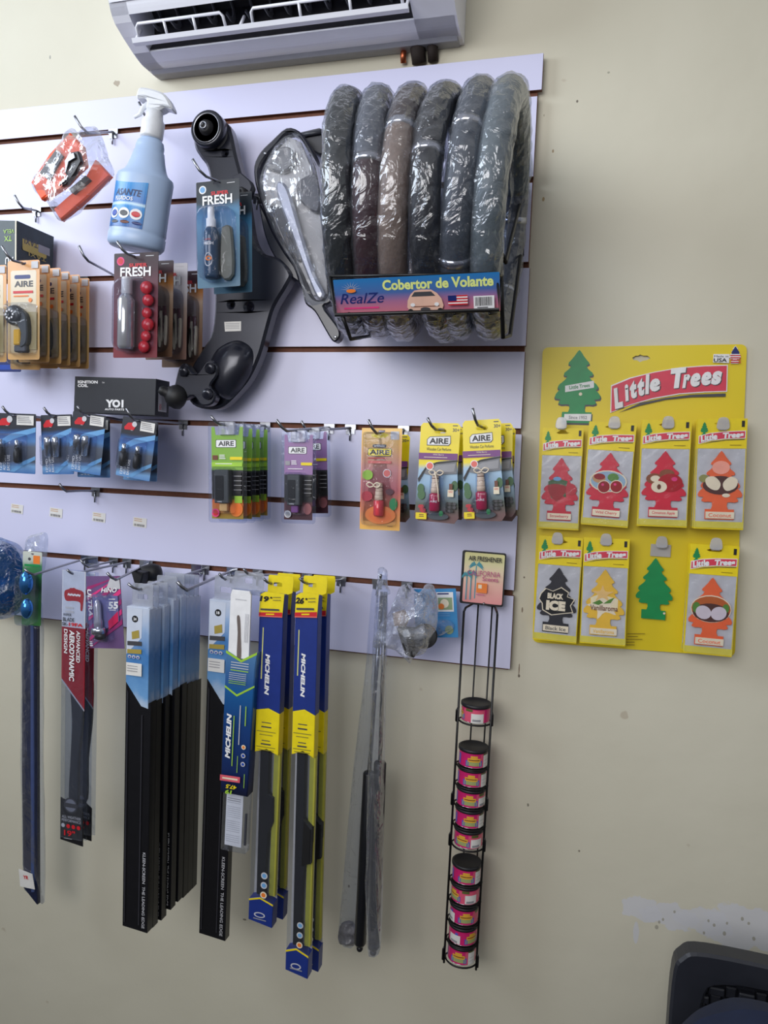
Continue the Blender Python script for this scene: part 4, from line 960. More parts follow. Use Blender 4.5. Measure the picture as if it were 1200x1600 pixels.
def bow_cord(b, C, u, v, s=1):
    x, z = C.X(u), C.Z(v); m = mat('cream_cord', (236, 222, 200), .6)
    for sg in (-1, 1): b.tube(spline([(x, -.019, z), (x+sg*.006*s, -.021, z+.005*s), (x+sg*.012*s, -.020, z+.002*s), (x+sg*.007*s, -.019, z-.003*s)], 5), .0011, m, 6, closed=True)
def perfume_pack(S, label, tail=False):
    r = mount(S, 'hanging_perfume_pack', label, 'air freshener')
    base = grad('yellow_scene_card', [(0, (120, 90, 90)), (.12, (90, 100, 90)), (.35, (150, 185, 215)), (.5, (170, 200, 225)), (.56, (245, 222, 20)), (1, (245, 222, 20))], -S.h, 0, nz=.02)
    C = Card(S.w, S.h, base, pts=[(.04, .03), (.1, 0), (.92, 0), (.98, .03), (.95, .5), (1.02, .94), (.92, 1.0), (.06, .985), (-.04, .95), (.02, .5)], slot=[(.36, .08), (.42, .05), (.60, .05), (.66, .08), (.62, .10), (.40, .10)])
    C.txt('30+', .80, .05, .96, .085, K['dgrey'], bold=.02); C.lines(.8, .02, .95, .04, 1, K['dgrey'])
    C.decal([(C.X(a), C.Z(b_)) for a, b_ in ((.20, .165), (.27, .135), (.76, .125), (.77, .20), (.72, .225), (.20, .225))], K['dgrey']); C.decal([(C.X(a), C.Z(b_)) for a, b_ in ((.215, .168), (.275, .142), (.75, .132), (.755, .197), (.71, .218), (.215, .218))], K['white'])
    C.txt('AIRE', .26, .15, .71, .207, K['black'], bold=.035); C.txt('Wooden Car Perfume', .20, .245, .78, .275, K['dgrey'])
    C.rect(.02, .30, .94, .365, K['purple']); C.txt('Wild Berry', .36, .307, .62, .328, K['cream']); C.lines(.15, .34, .85, .352, 1, K['cream'])
    C.poly([(.10, .50), (.25, .42), (.5, .385), (.92, .36), (.94, .50), (.30, .52)], mat('printed_windscreen', (120, 122, 128), .4)); C.poly([(.02, .56), (.2, .44), (.45, .39), (.95, .365), (.95, .38), (.45, .41), (.22, .46), (.04, .60)], K['black'])
    C.poly([(.28, .46), (.5, .42), (.9, .40), (.88, .48), (.4, .50)], K['grey'])
    for u, v, q in ((.10, .66, .08), (.12, .72, .09), (.90, .62, .08)): C.oval(u, v, q, .05, mat('printed_leaf', (70, 110, 70), .4))
    C.disc(.30, .43, S.w*.095, K['white']); C.disc(.30, .43, S.w*.075, mat('printed_salmon', (228, 110, 100), .4))
    for k in range(9):
        u = .10+.03*(k % 3); v = .84+.035*(k//3); C.disc(u+.04*(k//3), v, S.w*.045, mat('printed_berry_red', (190, 45, 60), .35))
    for k in range(11): C.disc(.76+.055*(k % 4), .80+.035*(k//4), S.w*.038, K['dgrey'] if k % 2 else K['black'])
    C.oval(.55, .93, .25, .035, mat('printed_slate', (60, 70, 80), .4)); C.oval(.62, .90, .05, .028, K['green']); C.rect(.02, .90, .28, .965, K['yellow'], .001); C.lines(.10, .915, .24, .95, 2, K['brown'])
    C.rect(.76, .66, .90, .73, K['cream']); C.txt('AIRE', .78, .67, .88, .69, K['red']); C.rect(.79, .60, .87, .66, K['brown'])
    C.build('card', r)
    b = MB(); bottle_on_card(b, C, .46, .50, .88, mat('berry_liquid', (175, 30, 75), .12)); b.text('AIRE', C.X(.46), C.Z(.78), .012, .0035, K['white'], y=-.0188); b.build('perfume_bottle', r)
    b = MB(); bow_cord(b, C, .50, .50)
    if tail: x = C.X(.46); b.tube([(x, -.02, C.Z(.48)), (x+.004, -.020, C.Z(.56)), (x+.007, -.020, C.Z(.66)), (x+.009, -.020, C.Z(.78))], .0011, mat('cream_cord', (236, 222, 200), .6), 6)
    b.build('cord', r)
    b = MB(); b.prism(spline([(C.X(u), C.Z(v)) for u, v in ((.36, .52), (.42, .48), (.54, .48), (.62, .52), (.64, .72), (.72, .80), (.70, .90), (.24, .90), (.22, .80), (.33, .72))], 3), -.020, -.001, K['clear'], bev=.004); b.build('blister', r)
    return r
S = Slot((597, 669), (593, 828), 63, .155)
r = mount(S, 'hanging_perfume_pack', 'peach and pink air freshener pack with a small corded bottle and fruit on the card', 'air freshener', 'hanging perfume packs')
base = grad('peach_fruit_card', [(0, (245, 190, 90)), (.2, (240, 140, 90)), (.4, (205, 110, 110)), (.6, (225, 150, 140)), (.85, (245, 190, 100)), (1, (245, 200, 110))], -S.h, 0, nz=.08)
C = Card(S.w, S.h, base, t=.001, r=.001, slot=slotp)
C.oval(.45, .07, .22, .025, K['yellow']); C.rect(.72, .03, .93, .11, K['lgrey'], .001); C.rect(.28, .158, .62, .19, K['dgrey'], .002); C.txt('aromatic', .33, .164, .58, .183, K['white'])
C.rect(.16, .195, .76, .275, K['dgrey'], .003); C.rect(.175, .20, .745, .27, K['yellow'], .003); C.txt('AIRE', .21, .21, .71, .26, K['black'], bold=.035)
C.lines(.18, .29, .76, .31, 1, K['red']); C.rect(.18, .32, .76, .345, mat('printed_salmon', (228, 110, 100), .4))
C.oval(.18, .46, .13, .05, K['lime']); C.disc(.66, .44, S.w*.10, K['white']); C.disc(.66, .44, S.w*.085, mat('printed_salmon', (228, 110, 100), .4)); C.oval(.52, .85, .38, .09, K['orange']); C.oval(.52, .86, .28, .06, mat('printed_citrus', (245, 120, 40), .4))
C.oval(.84, .74, .10, .06, K['green']); C.oval(.74, .62, .10, .03, K['maroon']); C.oval(.18, .67, .14, .05, mat('printed_berry_red', (190, 45, 60), .35)); C.lines(.70, .955, .88, .965, 1, K['brown'])
C.build('card', r)
b = MB(); bottle_on_card(b, C, .50, .53, .86, mat('coral_liquid', (215, 70, 80), .12)); b.build('perfume_bottle', r)
b = MB(); bow_cord(b, C, .40, .56); b.build('cord', r)
b = MB(); dome(b, .08, .04, .92, .95, C, .018, K['clear'], r=.006); b.build('blister', r)
hook_for(S.p, .155, 5, 'steel hook of the peach and pink fruit pack', tip=.022, lean=-.012, drop=.010)
S = Slot((609, 679), (606, 815), 66, .10)
YG = 'hanging perfume packs'
perfume_pack(S, 'yellow perfume pack mostly hidden behind the peach and pink fruit pack')['group'] = YG
S = Slot((688, 661), (682, 817), 66, .155)
perfume_pack(S, 'yellow perfume pack with a cord tail on its bottle, left of the tilted one', True)['group'] = YG
hook_for(S.p, .155, 5, 'steel hook of the left yellow perfume pack', tip=.018, lean=-.012, drop=.012)
S = Slot((694, 668), (694, 812), 64, .105)
perfume_pack(S, 'yellow perfume pack behind the one with the cord tail')['group'] = YG
S = Slot((752, 656), (757, 815), 64, .16)
perfume_pack(S, 'yellow perfume pack, tilted, nearest the right end of the row')['group'] = YG
hook_for(S.p, .16, 5, 'steel hook of the tilted yellow perfume pack', tip=.026, lean=-.008, drop=.010)
for k, (px, d, lab) in enumerate((((771, 662), .11, 'yellow perfume pack right behind the tilted one'), ((776, 668), .06, 'yellow perfume pack against the board behind the tilted one'))):
    S = Slot(px, (px[0]+3-k*5, px[1]+146), 62, d); perfume_pack(S, lab)['group'] = YG
# ================================================================ bottom row, left to right
# blue bag at the edge of the picture
Pq = Plane(8, 862, .12)
r = thing('blue_bag', 'blue crumpled mesh bag at the left edge, beside the chrome blue bulbs', 'bag', Pq.o)
b = MB(); b.pillow(spline(Pq.L([(-40, 850), (-10, 842), (12, 850), (28, 872), (36, 905), (34, 935), (24, 955), (0, 963), (-40, 965), (-60, 905)]), 4), .045, mat('blue_nylon', (16, 92, 140), .3, var=.35, scale=55, bump=.6), amp=.004, freq=35, rings=12, n=64); b.build('pouch', r)
b = MB(); b.pillow(spline(Pq.L([(-40, 846), (-10, 838), (14, 846), (32, 870), (40, 905), (37, 938), (26, 960), (0, 968), (-40, 970), (-62, 905)]), 4), .050, film('blue_film', tint=(120, 170, 220), op=.12, bump=1, scale=50, body=(60, 150, 200)), amp=.005, freq=30, rings=12, n=64, flat=True); b.build('net', r)

# chrome blue bulbs on a green card
S = Slot((51, 862), (49, 977), 27, .15, .12)
r = mount(S, 'bulb_blister_pack', 'green card with two chrome blue egg-shaped bulbs, left of the red and white wiper pack', 'bulb pack')
C = Card(S.w*1.0, S.h, grad('green_leaf_card', [(0, (60, 120, 60)), (.5, (30, 60, 40)), (.8, (60, 130, 80)), (.9, (190, 200, 190)), (1, (210, 215, 205))], -S.h, 0, nz=.2), r=.003, slot=slotp)
C.rect(.55, .05, .9, .16, K['orange']); C.disc(.35, .10, .003, K['dgrey']); C.rect(.1, .17, .9, .20, K['green']); C.build('card', r)
cb = mat('chrome_blue_glass', (70, 140, 215), .12, .85)
for (px, py, rx, rz) in ((41, 911, 11, 20), (42, 951, 10, 17)):
    p = at(px, py, .17)-at(px, py, .17); q = at(px, py, .175); e = MB()
    a = .00118; e.lathe([(rx*a*math.sin(t*PI/12), rz*a*math.cos(t*PI/12)) for t in range(13)], cb, n=24, cap=False)
    o = e.build('bulb', r); o.matrix_local = (Matrix.LocRotScale(S.p, Matrix.Rotation(0, 3, 'X').to_quaternion(), None)).inverted() @ Matrix.Translation(q) if False else o.matrix_local
    from mathutils import Euler
    M = Matrix.LocRotScale(S.p, Euler(S.rot), None); o.matrix_parent_inverse = M.inverted(); o.location = q
b = MB(); dome(b, .02, .30, .85, .97, C, .030, K['clear'], r=.008, bev=.004); b.build('blister', r)
Pk = Plane(60, 850, .10)
r = thing('clear_sleeve', 'empty clear plastic bag hanging above the green bulb card', 'plastic bag', Pk.o)
b = MB(); b.pillow(spline(Pk.L([(40, 845), (58, 834), (74, 834), (74, 862), (66, 900), (42, 896)]), 3), .008, K['bag'], amp=.002, freq=60, rings=8, flat=True); b.build('bag', r)
hook((at(134, 884, 0).x, 0, gz[6]-.001), tuple(at(53, 898, .20)), 'long steel hook reaching left to the chrome blue bulbs', .012, -.012)

# long dark trim strip in a bag
Pt = Plane(50, 975, .09)
r = thing('door_trim_strip', 'long dark navy trim strip in a clear sleeve with a white label near its foot, leftmost', 'trim strip', Pt.o)
nv = mat('navy_vinyl', (28, 36, 66), .25, var=.25, scale=16, coat=.3)
b = MB(); b.prism(Pt.L([(38, 972), (61, 972), (61.5, 1200), (62, 1411), (40, 1384), (37.5, 1200)]), -.008, .002, nv, bev=.002)
b.prism(Pt.L([(53, 972), (58, 972), (59, 1200), (59, 1390), (54, 1390), (53, 1200)]), -.011, -.008, mat('navy_vinyl_edge', (70, 86, 130), .25), bev=.001); b.build('strip', r)
b = MB(); q = Pt.L([(36, 1353), (57, 1361), (61, 1385), (38, 1380)]); b.prism(q, -.0125, -.0118, K['sticker'])
c = Pt.l(47, 1366); b.text('YR', c[0], c[1], .014, .008, K['red'], bold=.04, y=-.0128); c = Pt.l(47, 1379); b.text('0000', c[0], c[1], .010, .003, K['grey'], y=-.0128) if False else None
b.build('label', r)
b = MB(); b.pillow(Pt.L([(35, 940), (66, 940), (66, 1200), (70, 1416), (38, 1392), (34, 1200)]), .016, film('sleeve_film', op=.02, rough=.08, bump=.6, scale=18, k=.2, ior=1.3), amp=.001, freq=20, n=80, rings=5); b.build('clear_sleeve', r)

# ---- wiper packs
def wiper_red(S, label, grp):
    r = mount(S, 'wiper_blade_pack', label, 'wiper blade pack', grp)
    C = Card(S.w, S.h, K['clear'], r=.001); C.ly = 0
    C.prism([(C.X(0), C.Z(.205)), (C.X(1), C.Z(.205)), (C.X(1), C.Z(0)), (C.X(0), C.Z(0))], -.012, -.011, K['white']); 
    C.prism([(C.X(0), C.Z(.40)), (C.X(1), C.Z(.505)), (C.X(1), C.Z(.205)), (C.X(0), C.Z(.205))], -.012, -.011, mat('printed_crimson', (178, 26, 44), .35)); C.ly = -.012
    C.poly([(0, .395), (1, .50), (1, .508), (0, .403)], K['lgrey'])
    C.decal(spline([(C.X(u), C.Z(v)) for u, v in ((.12, .074), (.30, .066), (.36, .062), (.45, .062), (.52, .060), (.60, .064), (.88, .070), (.94, .085), (.92, .108), (.88, .140), (.80, .138), (.78, .112), (.5, .108), (.2, .110), (.10, .095))], 3), K['red'])
    C.txt('AURORA', .2, .077, .85, .093, K['white'], shear=.2) if False else C.txt('~~~~', .25, .08, .8, .092, K['white'], bold=.03)
    C.lines(.15, .13, .6, .16, 2, K['lgrey']); C.txt('WIPER', .06, .155, .42, .165, K['dgrey']); C.txt('BLADE', .06, .170, .55, .184, K['dgrey'], bold=.01)
    C.txt('SK-', .03, .188, .28, .20, K['dgrey'], bold=.02); C.txt('19FA', .32, .187, .92, .20, K['red'], bold=.03)
    C.vtxt('ADVANCED', .66, .215, .82, .33, K['white'], bold=.02, shear=.1); C.vtxt('AERODYNAMIC', .36, .215, .58, .40, K['white'], bold=.03, shear=.1); C.vtxt('DESIGN', .13, .212, .28, .30, K['white'], bold=.02, shear=.1)
    C.ly = 0
    C.prism([(C.X(0), C.Z(1)), (C.X(1), C.Z(1.012)), (C.X(1), C.Z(.885)), (C.X(.6), C.Z(.86)), (C.X(0), C.Z(.84))], -.012, -.011, K['black']); C.ly = -.012
    C.disc(.45, .865, S.w*.30, K['dgrey']); C.disc(.45, .865, S.w*.24, K['grey']); C.rect(.2, .857, .7, .873, K['dgrey'])
    C.txt('ALL WEATHER', .08, .905, .92, .915, K['lgrey']); C.txt('PERFORMANCE', .08, .918, .92, .928, K['lgrey'])
    for k in range(4): C.disc(.14+.23*k, .943, S.w*.08, K['red' if k else 'lgrey'])
    C.txt('19"', .2, .958, .68, .98, K['red'], bold=.02); C.lines(.2, .988, .65, .994, 1, K['grey'])
    C.build('printed_sleeve', r)
    b = MB(); b.prism(spline([(C.X(u), C.Z(v)) for u, v in ((.30, .38), (.85, .38), (.88, .55), (.72, .70), (.70, .86), (.30, .86), (.34, .70), (.40, .55))], 4), -.009, -.003, mat('grey_wiper', (52, 56, 64), .35), bev=.002); b.build('blade', r)
    b = MB(); b.prism(rrect(C.X(0.02), C.Z(.99), C.X(.98), C.Z(.0), .002), -.0135, -.0125, K['clear']); b.build('sleeve', r)
    return r
WRG = 'red and white wiper packs'
S = Slot((122, 891), (118, 1310), 36, .16)
wiper_red(S, 'red and white wiper blade pack with lettering down its side, the front one of two', WRG)
S = Slot((137, 893), (132, 1302), 34, .12)
wiper_red(S, 'red and white wiper blade pack half hidden behind its twin', WRG)
hook_for(at(122, 893, .16), .16, 7, 'steel hook of the red and white wiper packs', tip=.010, lean=-.006, drop=.004, ext=.01)

S = Slot((161, 900), (168, 1013), 53, .20)
r = mount(S, 'headlight_bulb_pack', 'pink and purple striped headlight bulb card marked 55, in front of the red wiper packs', 'bulb pack')
C = Card(S.w, S.h, mat('printed_violet', (112, 84, 130), .35), r=.001, slot=[(.72, .09), (.72, .05), (.84, .05), (.84, .09)])
for k in range(7): C.poly([(max(0, -.1+.0), min(1, .15+.14*k)), (1, max(0, -.25+.14*k)), (1, max(0, -.18+.14*k)), (0, min(1, .20+.14*k))], K['pink'] if k % 2 else mat('printed_plum', (160, 50, 110), .35))
C.poly([(.75, 0), (1, .05), (1, .18), (.6, .16)], K['lgrey'])
C.txt('HINO', .45, .16, .90, .225, K['white'], shear=.3, bold=.03); C.vtxt('ULTRA', .03, .18, .15, .56, K['white'], shear=.2, bold=.03, up=False)
C.poly([(.18, .25), (.92, .27), (.92, .62), (.25, .80), (.15, .78)], mat('printed_slate_blue', (110, 110, 160), .3)); C.poly([(.6, .62), (.9, .48), (.9, .62), (.6, .74)], mat('printed_raspberry', (215, 40, 90), .35))
C.txt('55', .64, .35, .92, .45, K['white'], bold=.04, shear=.15); C.lines(.66, .31, .9, .335, 1, K['white']); C.lines(.66, .46, .9, .48, 1, K['white'])
C.lines(.02, .90, .12, .98, 3, K['white']); C.build('card', r)
b = MB(); b.lathe([(.001, C.Z(.31)), (.004, C.Z(.33)), (.0068, C.Z(.40)), (.0068, C.Z(.58)), (.008, C.Z(.61)), (.008, C.Z(.70))], mat('bulb_glass', (190, 190, 205), .08, .5), c=(C.X(.38), -.010, 0), n=20)
b.lathe([(.013, C.Z(.70)), (.014, C.Z(.73)), (.014, C.Z(.77)), (.010, C.Z(.80))], K['chrome'], c=(C.X(.38), -.012, 0), n=20, sy=.7)
b.lathe([(.0105, C.Z(.77)), (.011, C.Z(.84)), (.006, C.Z(.86))], K['black'], c=(C.X(.42), -.012, 0), n=20, sy=.7); b.build('bulb', r)
b = MB(); dome(b, .14, .26, .74, .88, C, .024, K['clear'], r=.006, bev=.004); b.build('blister', r)
hook((at(178, 877, 0).x, 0, gz[6]-.001), tuple(at(138, 886, .09)), 'steel hook just above the striped headlight bulb card', .016, -.010)
hook((at(232, 884, 0).x, 0, gz[6]-.001), tuple(at(181, 906, .225)), 'steel hook running through the black rubber cap to the bulb card', .014, -.010)
q = at(230, 897, .06)
r = thing('rubber_cap', 'black rubber cap hanging on a hook behind the blue and white wiper boxes', 'rubber cap', q)
b = MB(); b.lathe([(.001, .030), (.012, .028), (.0175, .018), (.019, .0), (.0185, -.012), (.0165, -.012)], rub, axis=(.9, .25, .28), n=28, cap=False); b.build('cup', r)
b = MB(); v0, v1 = at(206, 895, .10)-q, at(212, 925, .10)-q
b.prism([(v0.x-.004, v0.z+.004), (v0.x+.026, v0.z+.002), (v0.x+.020, v0.z-.022), (v0.x+.008, v0.z-.030)], v0.y, v0.y+.022, rub, bev=.003); b.build('collar', r)

# boxed wipers in black sleeves
bwh = mat('white_tray_plastic', (206, 214, 230), .3, var=.03)
def wiper_box(S, label, grp, front=True, n='24'):
    r = mount(S, 'wiper_blade_box', label, 'wiper blade box', grp)
    w, h = S.w, S.h; X = lambda u: (u-.5)*w; Z = lambda v: -v*h; t = .019
    g = grad('blue_cloud_print', [(0, (200, 212, 226)), (.2, (110, 160, 210)), (.5, (70, 125, 185)), (.75, (150, 178, 215)), (1, (205, 212, 228))], Z(.36), Z(.06), nz=.35, scale=30)
    b = MB(); b.prism(rrect(X(.08), Z(.075), X(.90), Z(0), .003), -.009, -.0075, K['milky'], holes=[rrect(X(.30), Z(.045), X(.70), Z(.030), .002)], bev=.0004); b.build('hang_tab', r)
    b = MB(); b.prism([(X(0), Z(.28)), (X(.62), Z(.345)), (X(.90), Z(.35)), (X(.90), Z(.068)), (X(.84), Z(.064)), (X(0), Z(.064))], -t, 0, g, bev=.001); b.ly = -t
    D = lambda uv, m: b.decal([(X(a), Z(c_)) for a, c_ in uv], m)
    if front:
        D([(.02, .068), (.62, .068), (.60, .15), (.02, .20)], bwh)
        b.decal(ell(X(.34), Z(.098), w*.12, w*.12), K['black']); b.text(n, X(.34), Z(.098), w*.12, w*.10, K['white'], bold=.04)
        D([(.22, .135), (.50, .128), (.52, .150), (.24, .156)], mat('printed_gold', (170, 150, 70), .4)); b.text('Knight', X(.34), Z(.165), w*.50, w*.12, K['black'], bold=.02) if False else D([(.06, .162), (.62, .160), (.62, .172), (.06, .174)], K['dgrey'])
        D([(.06, .185), (.62, .182), (.62, .195), (.06, .197)], mat('printed_gold', (170, 150, 70), .4))
        for k in range(3): b.decal(ell(X(.16+.17*k), Z(.205), w*.07, w*.06), K['lgrey']); b.decal(ell(X(.16+.17*k), Z(.206), w*.035, w*.03), K['blue'])
        D([(.05, .222), (.66, .222), (.66, .258), (.05, .258)], K['sticker']); b.ly -= .0002
        for k in range(3): D([(.10, .230+.007*k), (.5, .230+.007*k), (.5, .232+.007*k), (.10, .232+.007*k)], K['grey'])
    b.build('printed_box', r)
    b = MB(); sl = mat('black_sleeve_plastic', (22, 22, 26), .22, var=.1)
    b.prism([(X(0), Z(1)), (X(1), Z(1.006)), (X(1), Z(.33)), (X(.62), Z(.345)), (X(0), Z(.28))], -t+.001, 0, sl, bev=.001)
    b.prism([(X(.08), Z(.985)), (X(.12), Z(.985)), (X(.12), Z(.31)), (X(.08), Z(.30))], -t-.001, -t+.001, mat('dark_grey_ridge', (52, 52, 58), .3))
    b.prism([(X(.66), Z(.985)), (X(.70), Z(.985)), (X(.70), Z(.37)), (X(.66), Z(.37))], -t-.001, -t+.001, mat('dark_grey_ridge', (52, 52, 58), .3))
    b.text('KLEEN-SCREEN  THE LEADING EDGE', X(.85), Z(.880), h*.225, w*.11, K['lgrey'], rot=-PI/2, bold=.01, y=-t-.0002)
    b.build('sleeve', r)
    return r
BX = 'boxed wiper blades in black sleeves'
S = Slot((228, 911), (219, 1442), 39.5, .215)
F0 = S
wiper_box(S, 'blue and white boxed wiper blade in a black sleeve, foremost of the thick row', BX)
tgt = [(247, 1436), (260, 1425), (274, 1409), (285, 1397), (293, 1391), (300, 1384), (307, 1377)]
for i, (px, py) in enumerate(tgt):
    d = .215-.0225*(i+1)
    sc = (1.376-.215)/(1.376-d)
    # same box, one place further back on the hook; hangs a little lower or to the side as in the photograph
    bt = at(px-19.5*sc, py-2, d); s2 = Slot((228, 911), (219, 1442), 39.5, .215); s2.d = d
    s2.p = bt+Vector((math.sin(S.roll)*S.h, 0, math.cos(S.roll)*S.h)); 
    wiper_box(s2, 'boxed wiper blade in a black sleeve, %s from the front of the thick row' % ORD[i+1], BX, False)
hook_for(F0.p, .215, 7, 'steel hook carrying the thick row of boxed wiper blades', tip=.012, lean=-.014, drop=.010, ext=.016)
hook((at(362, 900, 0).x, 0, gz[6]-.001), tuple(at(292, 922, .225)), 'empty chrome hook reaching left between the boxed wipers', .016, -.012, r=.003)
S = Slot((357, 899), (338, 1454), 42, .13)
wiper_box(S, 'single boxed wiper blade in a black sleeve, half behind the white wiper refill pack', BX, True, '18')
hook_for(S.p, .13, 7, 'steel hook of the single boxed wiper blade', tip=.012, lean=-.006, drop=.006, ext=.01)

# wiper refill pack hung upside down
S = Slot((392, 893), (372, 1324), 46, .175)
r = mount(S, 'wiper_refill_pack', 'upside-down navy wiper pack with white leaflet, left of the yellow and blue packs', 'wiper blade pack')
w, h = S.w, S.h; X = lambda u: (u-.5)*w; Z = lambda v: -v*h
b = MB(); b.prism(rrect(X(0.0), Z(.08), X(1.0), Z(0), .004), -.006, -.0045, K['milky'], holes=[rrect(X(.36), Z(.04), X(.62), Z(.022), .002)]); b.prism(rrect(X(.02), Z(.30), X(.98), Z(.06), .003), -.016, -.001, K['clear'], bev=.002); b.build('clear_case', r)
b = MB(); b.prism([(X(.03), Z(.30)), (X(.74), Z(.30)), (X(.72), Z(.075)), (X(.66), Z(.062)), (X(.08), Z(.062)), (X(.03), Z(.08))], -.0215, -.018, K['white'], bev=.0006); b.ly = -.0216
b.decal([(X(.20), Z(.092)), (X(.58), Z(.092)), (X(.58), Z(.096)), (X(.20), Z(.096))], K['lgrey']); b.decal(spline([(X(.28), Z(.155)), (X(.38), Z(.155)), (X(.44), Z(.22)), (X(.48), Z(.297)), (X(.34), Z(.297)), (X(.33), Z(.21))], 3), mat('printed_taupe', (110, 98, 94), .4))
for k in range(3): b.decal([(X(.56+.05*k), Z(.24)), (X(.58+.05*k), Z(.24)), (X(.58+.05*k), Z(.14)), (X(.56+.05*k), Z(.14))], K['lgrey'])
b.build('leaflet', r)
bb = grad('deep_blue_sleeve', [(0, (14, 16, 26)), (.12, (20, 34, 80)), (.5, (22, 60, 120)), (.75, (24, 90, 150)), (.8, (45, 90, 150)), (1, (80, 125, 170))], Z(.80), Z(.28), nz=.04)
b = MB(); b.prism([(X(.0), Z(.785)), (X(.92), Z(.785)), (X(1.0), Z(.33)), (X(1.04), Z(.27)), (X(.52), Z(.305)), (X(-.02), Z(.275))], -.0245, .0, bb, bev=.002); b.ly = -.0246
D = lambda uv, m: b.decal([(X(a), Z(c_)) for a, c_ in uv], m)
D([(-.01, .275), (.52, .302), (1.03, .268), (1.03, .277), (.52, .311), (-.01, .284)], K['lime']); D([(.0, .398), (.42, .425), (1.0, .385), (1.0, .392), (.42, .433), (.0, .405)], K['lime'])
for k in range(4): D([(.18, .312+.009*k), (.78, .312+.009*k), (.78, .315+.009*k), (.18, .315+.009*k)], K['lgrey'] if k < 3 else K['lime'])
for k in range(6): D([(.14, .35+.007*k), (.72, .35+.007*k), (.72, .352+.007*k), (.14, .352+.007*k)], K['lime'] if k > 3 else K['lgrey'])
b.text('MICHELIN', X(.22), Z(.575), h*.155, w*.17, K['white'], rot=PI/2, shear=.25, bold=.05)
D([(.37, .50), (.40, .50), (.40, .68), (.37, .68)], K['lime']); D([(.57, .46), (.60, .46), (.60, .60), (.57, .60)], K['lgrey']); D([(.76, .46), (.79, .46), (.79, .53), (.76, .53)], K['lime']); D([(.56, .64), (.58, .64), (.58, .70), (.56, .70)], K['lime']); D([(.82, .70), (.84, .70), (.84, .75), (.82, .75)], K['lime'])
for k in range(3): b.decal(ell(X(.76+.005*k), Z(.605+.03*k), w*.075, w*.075), K['cream'] if k == 0 else K['lgrey']); b.decal(ell(X(.76+.005*k), Z(.605+.03*k), w*.045, w*.045), K['orange'] if k == 0 else K['blue'])
D([(.02, .715), (.70, .712), (.70, .733), (.02, .736)], mat('printed_coral', (225, 95, 110), .4)); D([(.10, .722), (.62, .720), (.62, .726), (.10, .728)], K['cream'])
b.text('19', X(.33), Z(.772), w*.22, w*.14, K['lime'], rot=PI, bold=.05, shear=.2); b.text('47.5', X(.42), Z(.752), w*.36, w*.13, K['yellow'], rot=PI, bold=.04, shear=.2)
b.build('printed_sleeve', r)
b = MB(); b.prism(rrect(X(.04), Z(1), X(.90), Z(.77), .002), -.019, -.001, K['clear'], bev=.002); b.build('clear_foot', r)
b = MB(); b.prism([(X(.12), Z(.985)), (X(.70), Z(.985)), (X(.70), Z(.79)), (X(.12), Z(.79))], -.012, -.011, K['white']); b.ly = -.0122
for k in range(22):
    if k % 7 == 3: continue
    D([(.16, .81+.0075*k), (.62, .81+.0075*k), (.62, .8125+.0075*k), (.16, .8125+.0075*k)], K['lgrey']) if False else b.prism([(X(.16), Z(.8125+.0075*k)), (X(.62), Z(.8125+.0075*k)), (X(.62), Z(.81+.0075*k)), (X(.16), Z(.81+.0075*k))], -.0124, -.0124, K['grey'] if k in (0, 1, 10) else K['lgrey'])
b.build('instruction_sheet', r)
b = MB(); b.prism([(X(.78), Z(.975)), (X(.84), Z(.975)), (X(.84), Z(.86)), (X(.78), Z(.86))], -.012, -.008, K['dgrey']); b.build('refill_strip', r)
hook_for(S.p, .17, 7, 'steel hook of the upside-down navy wiper pack', tip=.012, lean=-.006, drop=.006, ext=.006)

